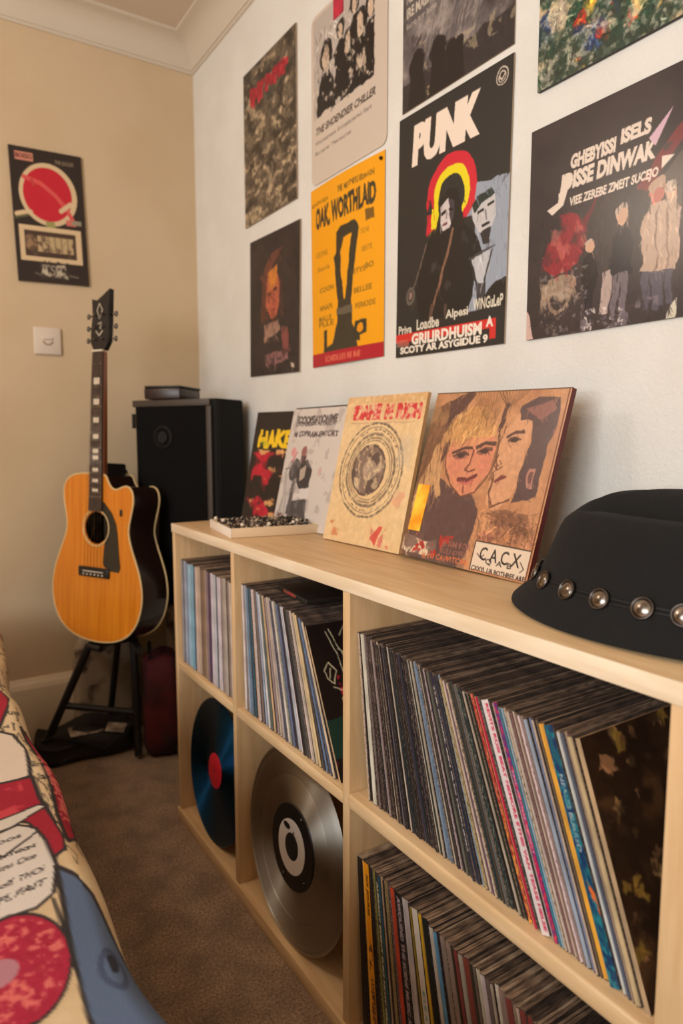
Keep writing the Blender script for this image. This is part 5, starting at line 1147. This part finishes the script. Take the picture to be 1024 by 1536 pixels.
# cross-section: flat top, rounded edge, side hanging down
prof_x, prof_z, prof_u = list(xs_top), [0.0] * 110, list(xs_top)
rad = .026
for k in range(1, 25):
    t = k / 24 * math.pi / 2; prof_x.append(-.436 + rad * math.sin(t)); prof_z.append(-rad * (1 - math.cos(t))); prof_u.append(min(-.361, -.436 + rad * math.sin(t) + k * .0009))
for k in range(1, 20): prof_x.append(-.436 + rad - .0006 * k + .002 * math.sin(k)); prof_z.append(-rad - k * .019); prof_u.append(-.362)
px_, pz_, pu_ = np.array(prof_x), np.array(prof_z), np.array(prof_u)
Yg, Xg = np.meshgrid(ys, px_, indexing='ij'); Zg = np.broadcast_to(pz_, Xg.shape).copy()
side = np.clip((Xg + .50) / .08, 0, 1)
wv = .004 * np.sin(Yg * 9 + Xg * 12) + .003 * np.sin(Yg * 23 + 1) * side + .006 * np.exp(-((Yg - 1.35) / .3) ** 2)
Zg = .505 + Zg + wv
Xg = Xg + side * (.006 * np.sin(Yg * 7 + .5) + .003 * np.sin(Yg * 19) + .022 * np.exp(-((Yg - .50) / .09) ** 2) + .030 * np.exp(-((Yg - 2.05) / .35) ** 2))
ci = np.clip(((pu_ - DX0) / (DX1 - DX0) * (nxv - 1)).astype(int), 0, nxv - 1)
cols = img[:, ci]
P = np.stack([Xg, Yg, Zg], -1)
# the rest of the duvet as coarser skirts around the printed strip
ev = []; ef = []
def quad(p0, p1, p2, p3):
    b_ = len(ev); ev.extend([p0, p1, p2, p3]); ef.append([b_, b_ + 1, b_ + 2, b_ + 3])
M['duvet_plain'] = mat('printed cotton rest', (214, 190, 152), .9, col2=(176, 30, 52), scale=5, lo=.56, hi=.58, detail=1)
quad((-1.88, DY0, .50), (DX0, DY0, .505), (DX0, DY1, .505), (-1.88, DY1, .50))
quad((-1.88, -.64, .50), (-.405, -.64, .50), (-.405, DY0, .50), (-1.88, DY0, .50))
quad((-.368, -.64, .46), (-.368, -.64, .10), (-.368, DY0, .10), (-.368, DY0, .46)); quad((-.405, -.64, .50), (-.368, -.64, .46), (-.368, DY0, .46), (-.405, DY0, .50))
quad((-1.88, DY1, .50), (-.36, DY1, .50), (-.36, DY1, .10), (-1.88, DY1, .10)); quad((-1.88, -.64, .5), (-1.88, DY1, .5), (-1.88, DY1, .1), (-1.88, -.64, .1)); quad((-1.88, -.64, .5), (-.405, -.64, .5), (-.405, -.64, .1), (-1.88, -.64, .1))
me = grid_mesh('duvet', P, cols, (ev, ef)); du = link('duvet', me, [M['print_cloth'], M['duvet_plain']])
tag(du, 'comic-print duvet in cream, red and blue with black outlines, spread over the bed', 'duvet')

# ============================================================ LIGHT
def area(name, loc, rot, sx, sy, power, col):
    l = bpy.data.lights.new(name, 'AREA'); l.shape = 'RECTANGLE'; l.size = sx; l.size_y = sy; l.energy = power; l.color = col
    o = bpy.data.objects.new(name, l); o.location = loc; o.rotation_euler = rot; C.objects.link(o); return o
area('window_daylight', (X0 - .13, (wy0 + wy1) / 2, (wz0 + wz1) / 2), (0, R(-90), 0), 1.2, 2.1, 84, (.95, .985, 1.0))
l = bpy.data.lights.new('ceiling_lamp', 'POINT'); l.energy = 18; l.shadow_soft_size = .14; l.color = (1.0, .83, .66)
o = bpy.data.objects.new('ceiling_lamp', l); o.location = (-1.15, 1.55, 1.85); C.objects.link(o)
w = bpy.data.worlds.new('world'); bpy.context.scene.world = w; w.use_nodes = True
w.node_tree.nodes['Background'].inputs[0].default_value = (.9, .82, .72, 1); w.node_tree.nodes['Background'].inputs[1].default_value = .6

# ============================================================ CAMERA
cam = bpy.data.cameras.new('camera'); co = bpy.data.objects.new('camera', cam); C.objects.link(co)
cam.sensor_fit = 'VERTICAL'; cam.sensor_height = 36; cam.lens = 36 * 1025.76 / 1536; cam.clip_start = .02
yaw, pitch = R(32.812), R(6.219)
co.location = (-.5793, 0, 1.0188); co.rotation_euler = (R(90) - pitch, 0, -yaw)
cam.dof.use_dof = True; cam.dof.focus_distance = 1.02; cam.dof.aperture_fstop = 3.6
sc = bpy.context.scene; sc.camera = co
sc.view_settings.view_transform = 'Standard'; sc.view_settings.look = 'None'; sc.view_settings.gamma = 1; sc.view_settings.use_curve_mapping = False
sc.view_settings.exposure = -0.08
sc.cycles.max_bounces = 8; sc.cycles.diffuse_bounces = 5; sc.cycles.use_denoising = True
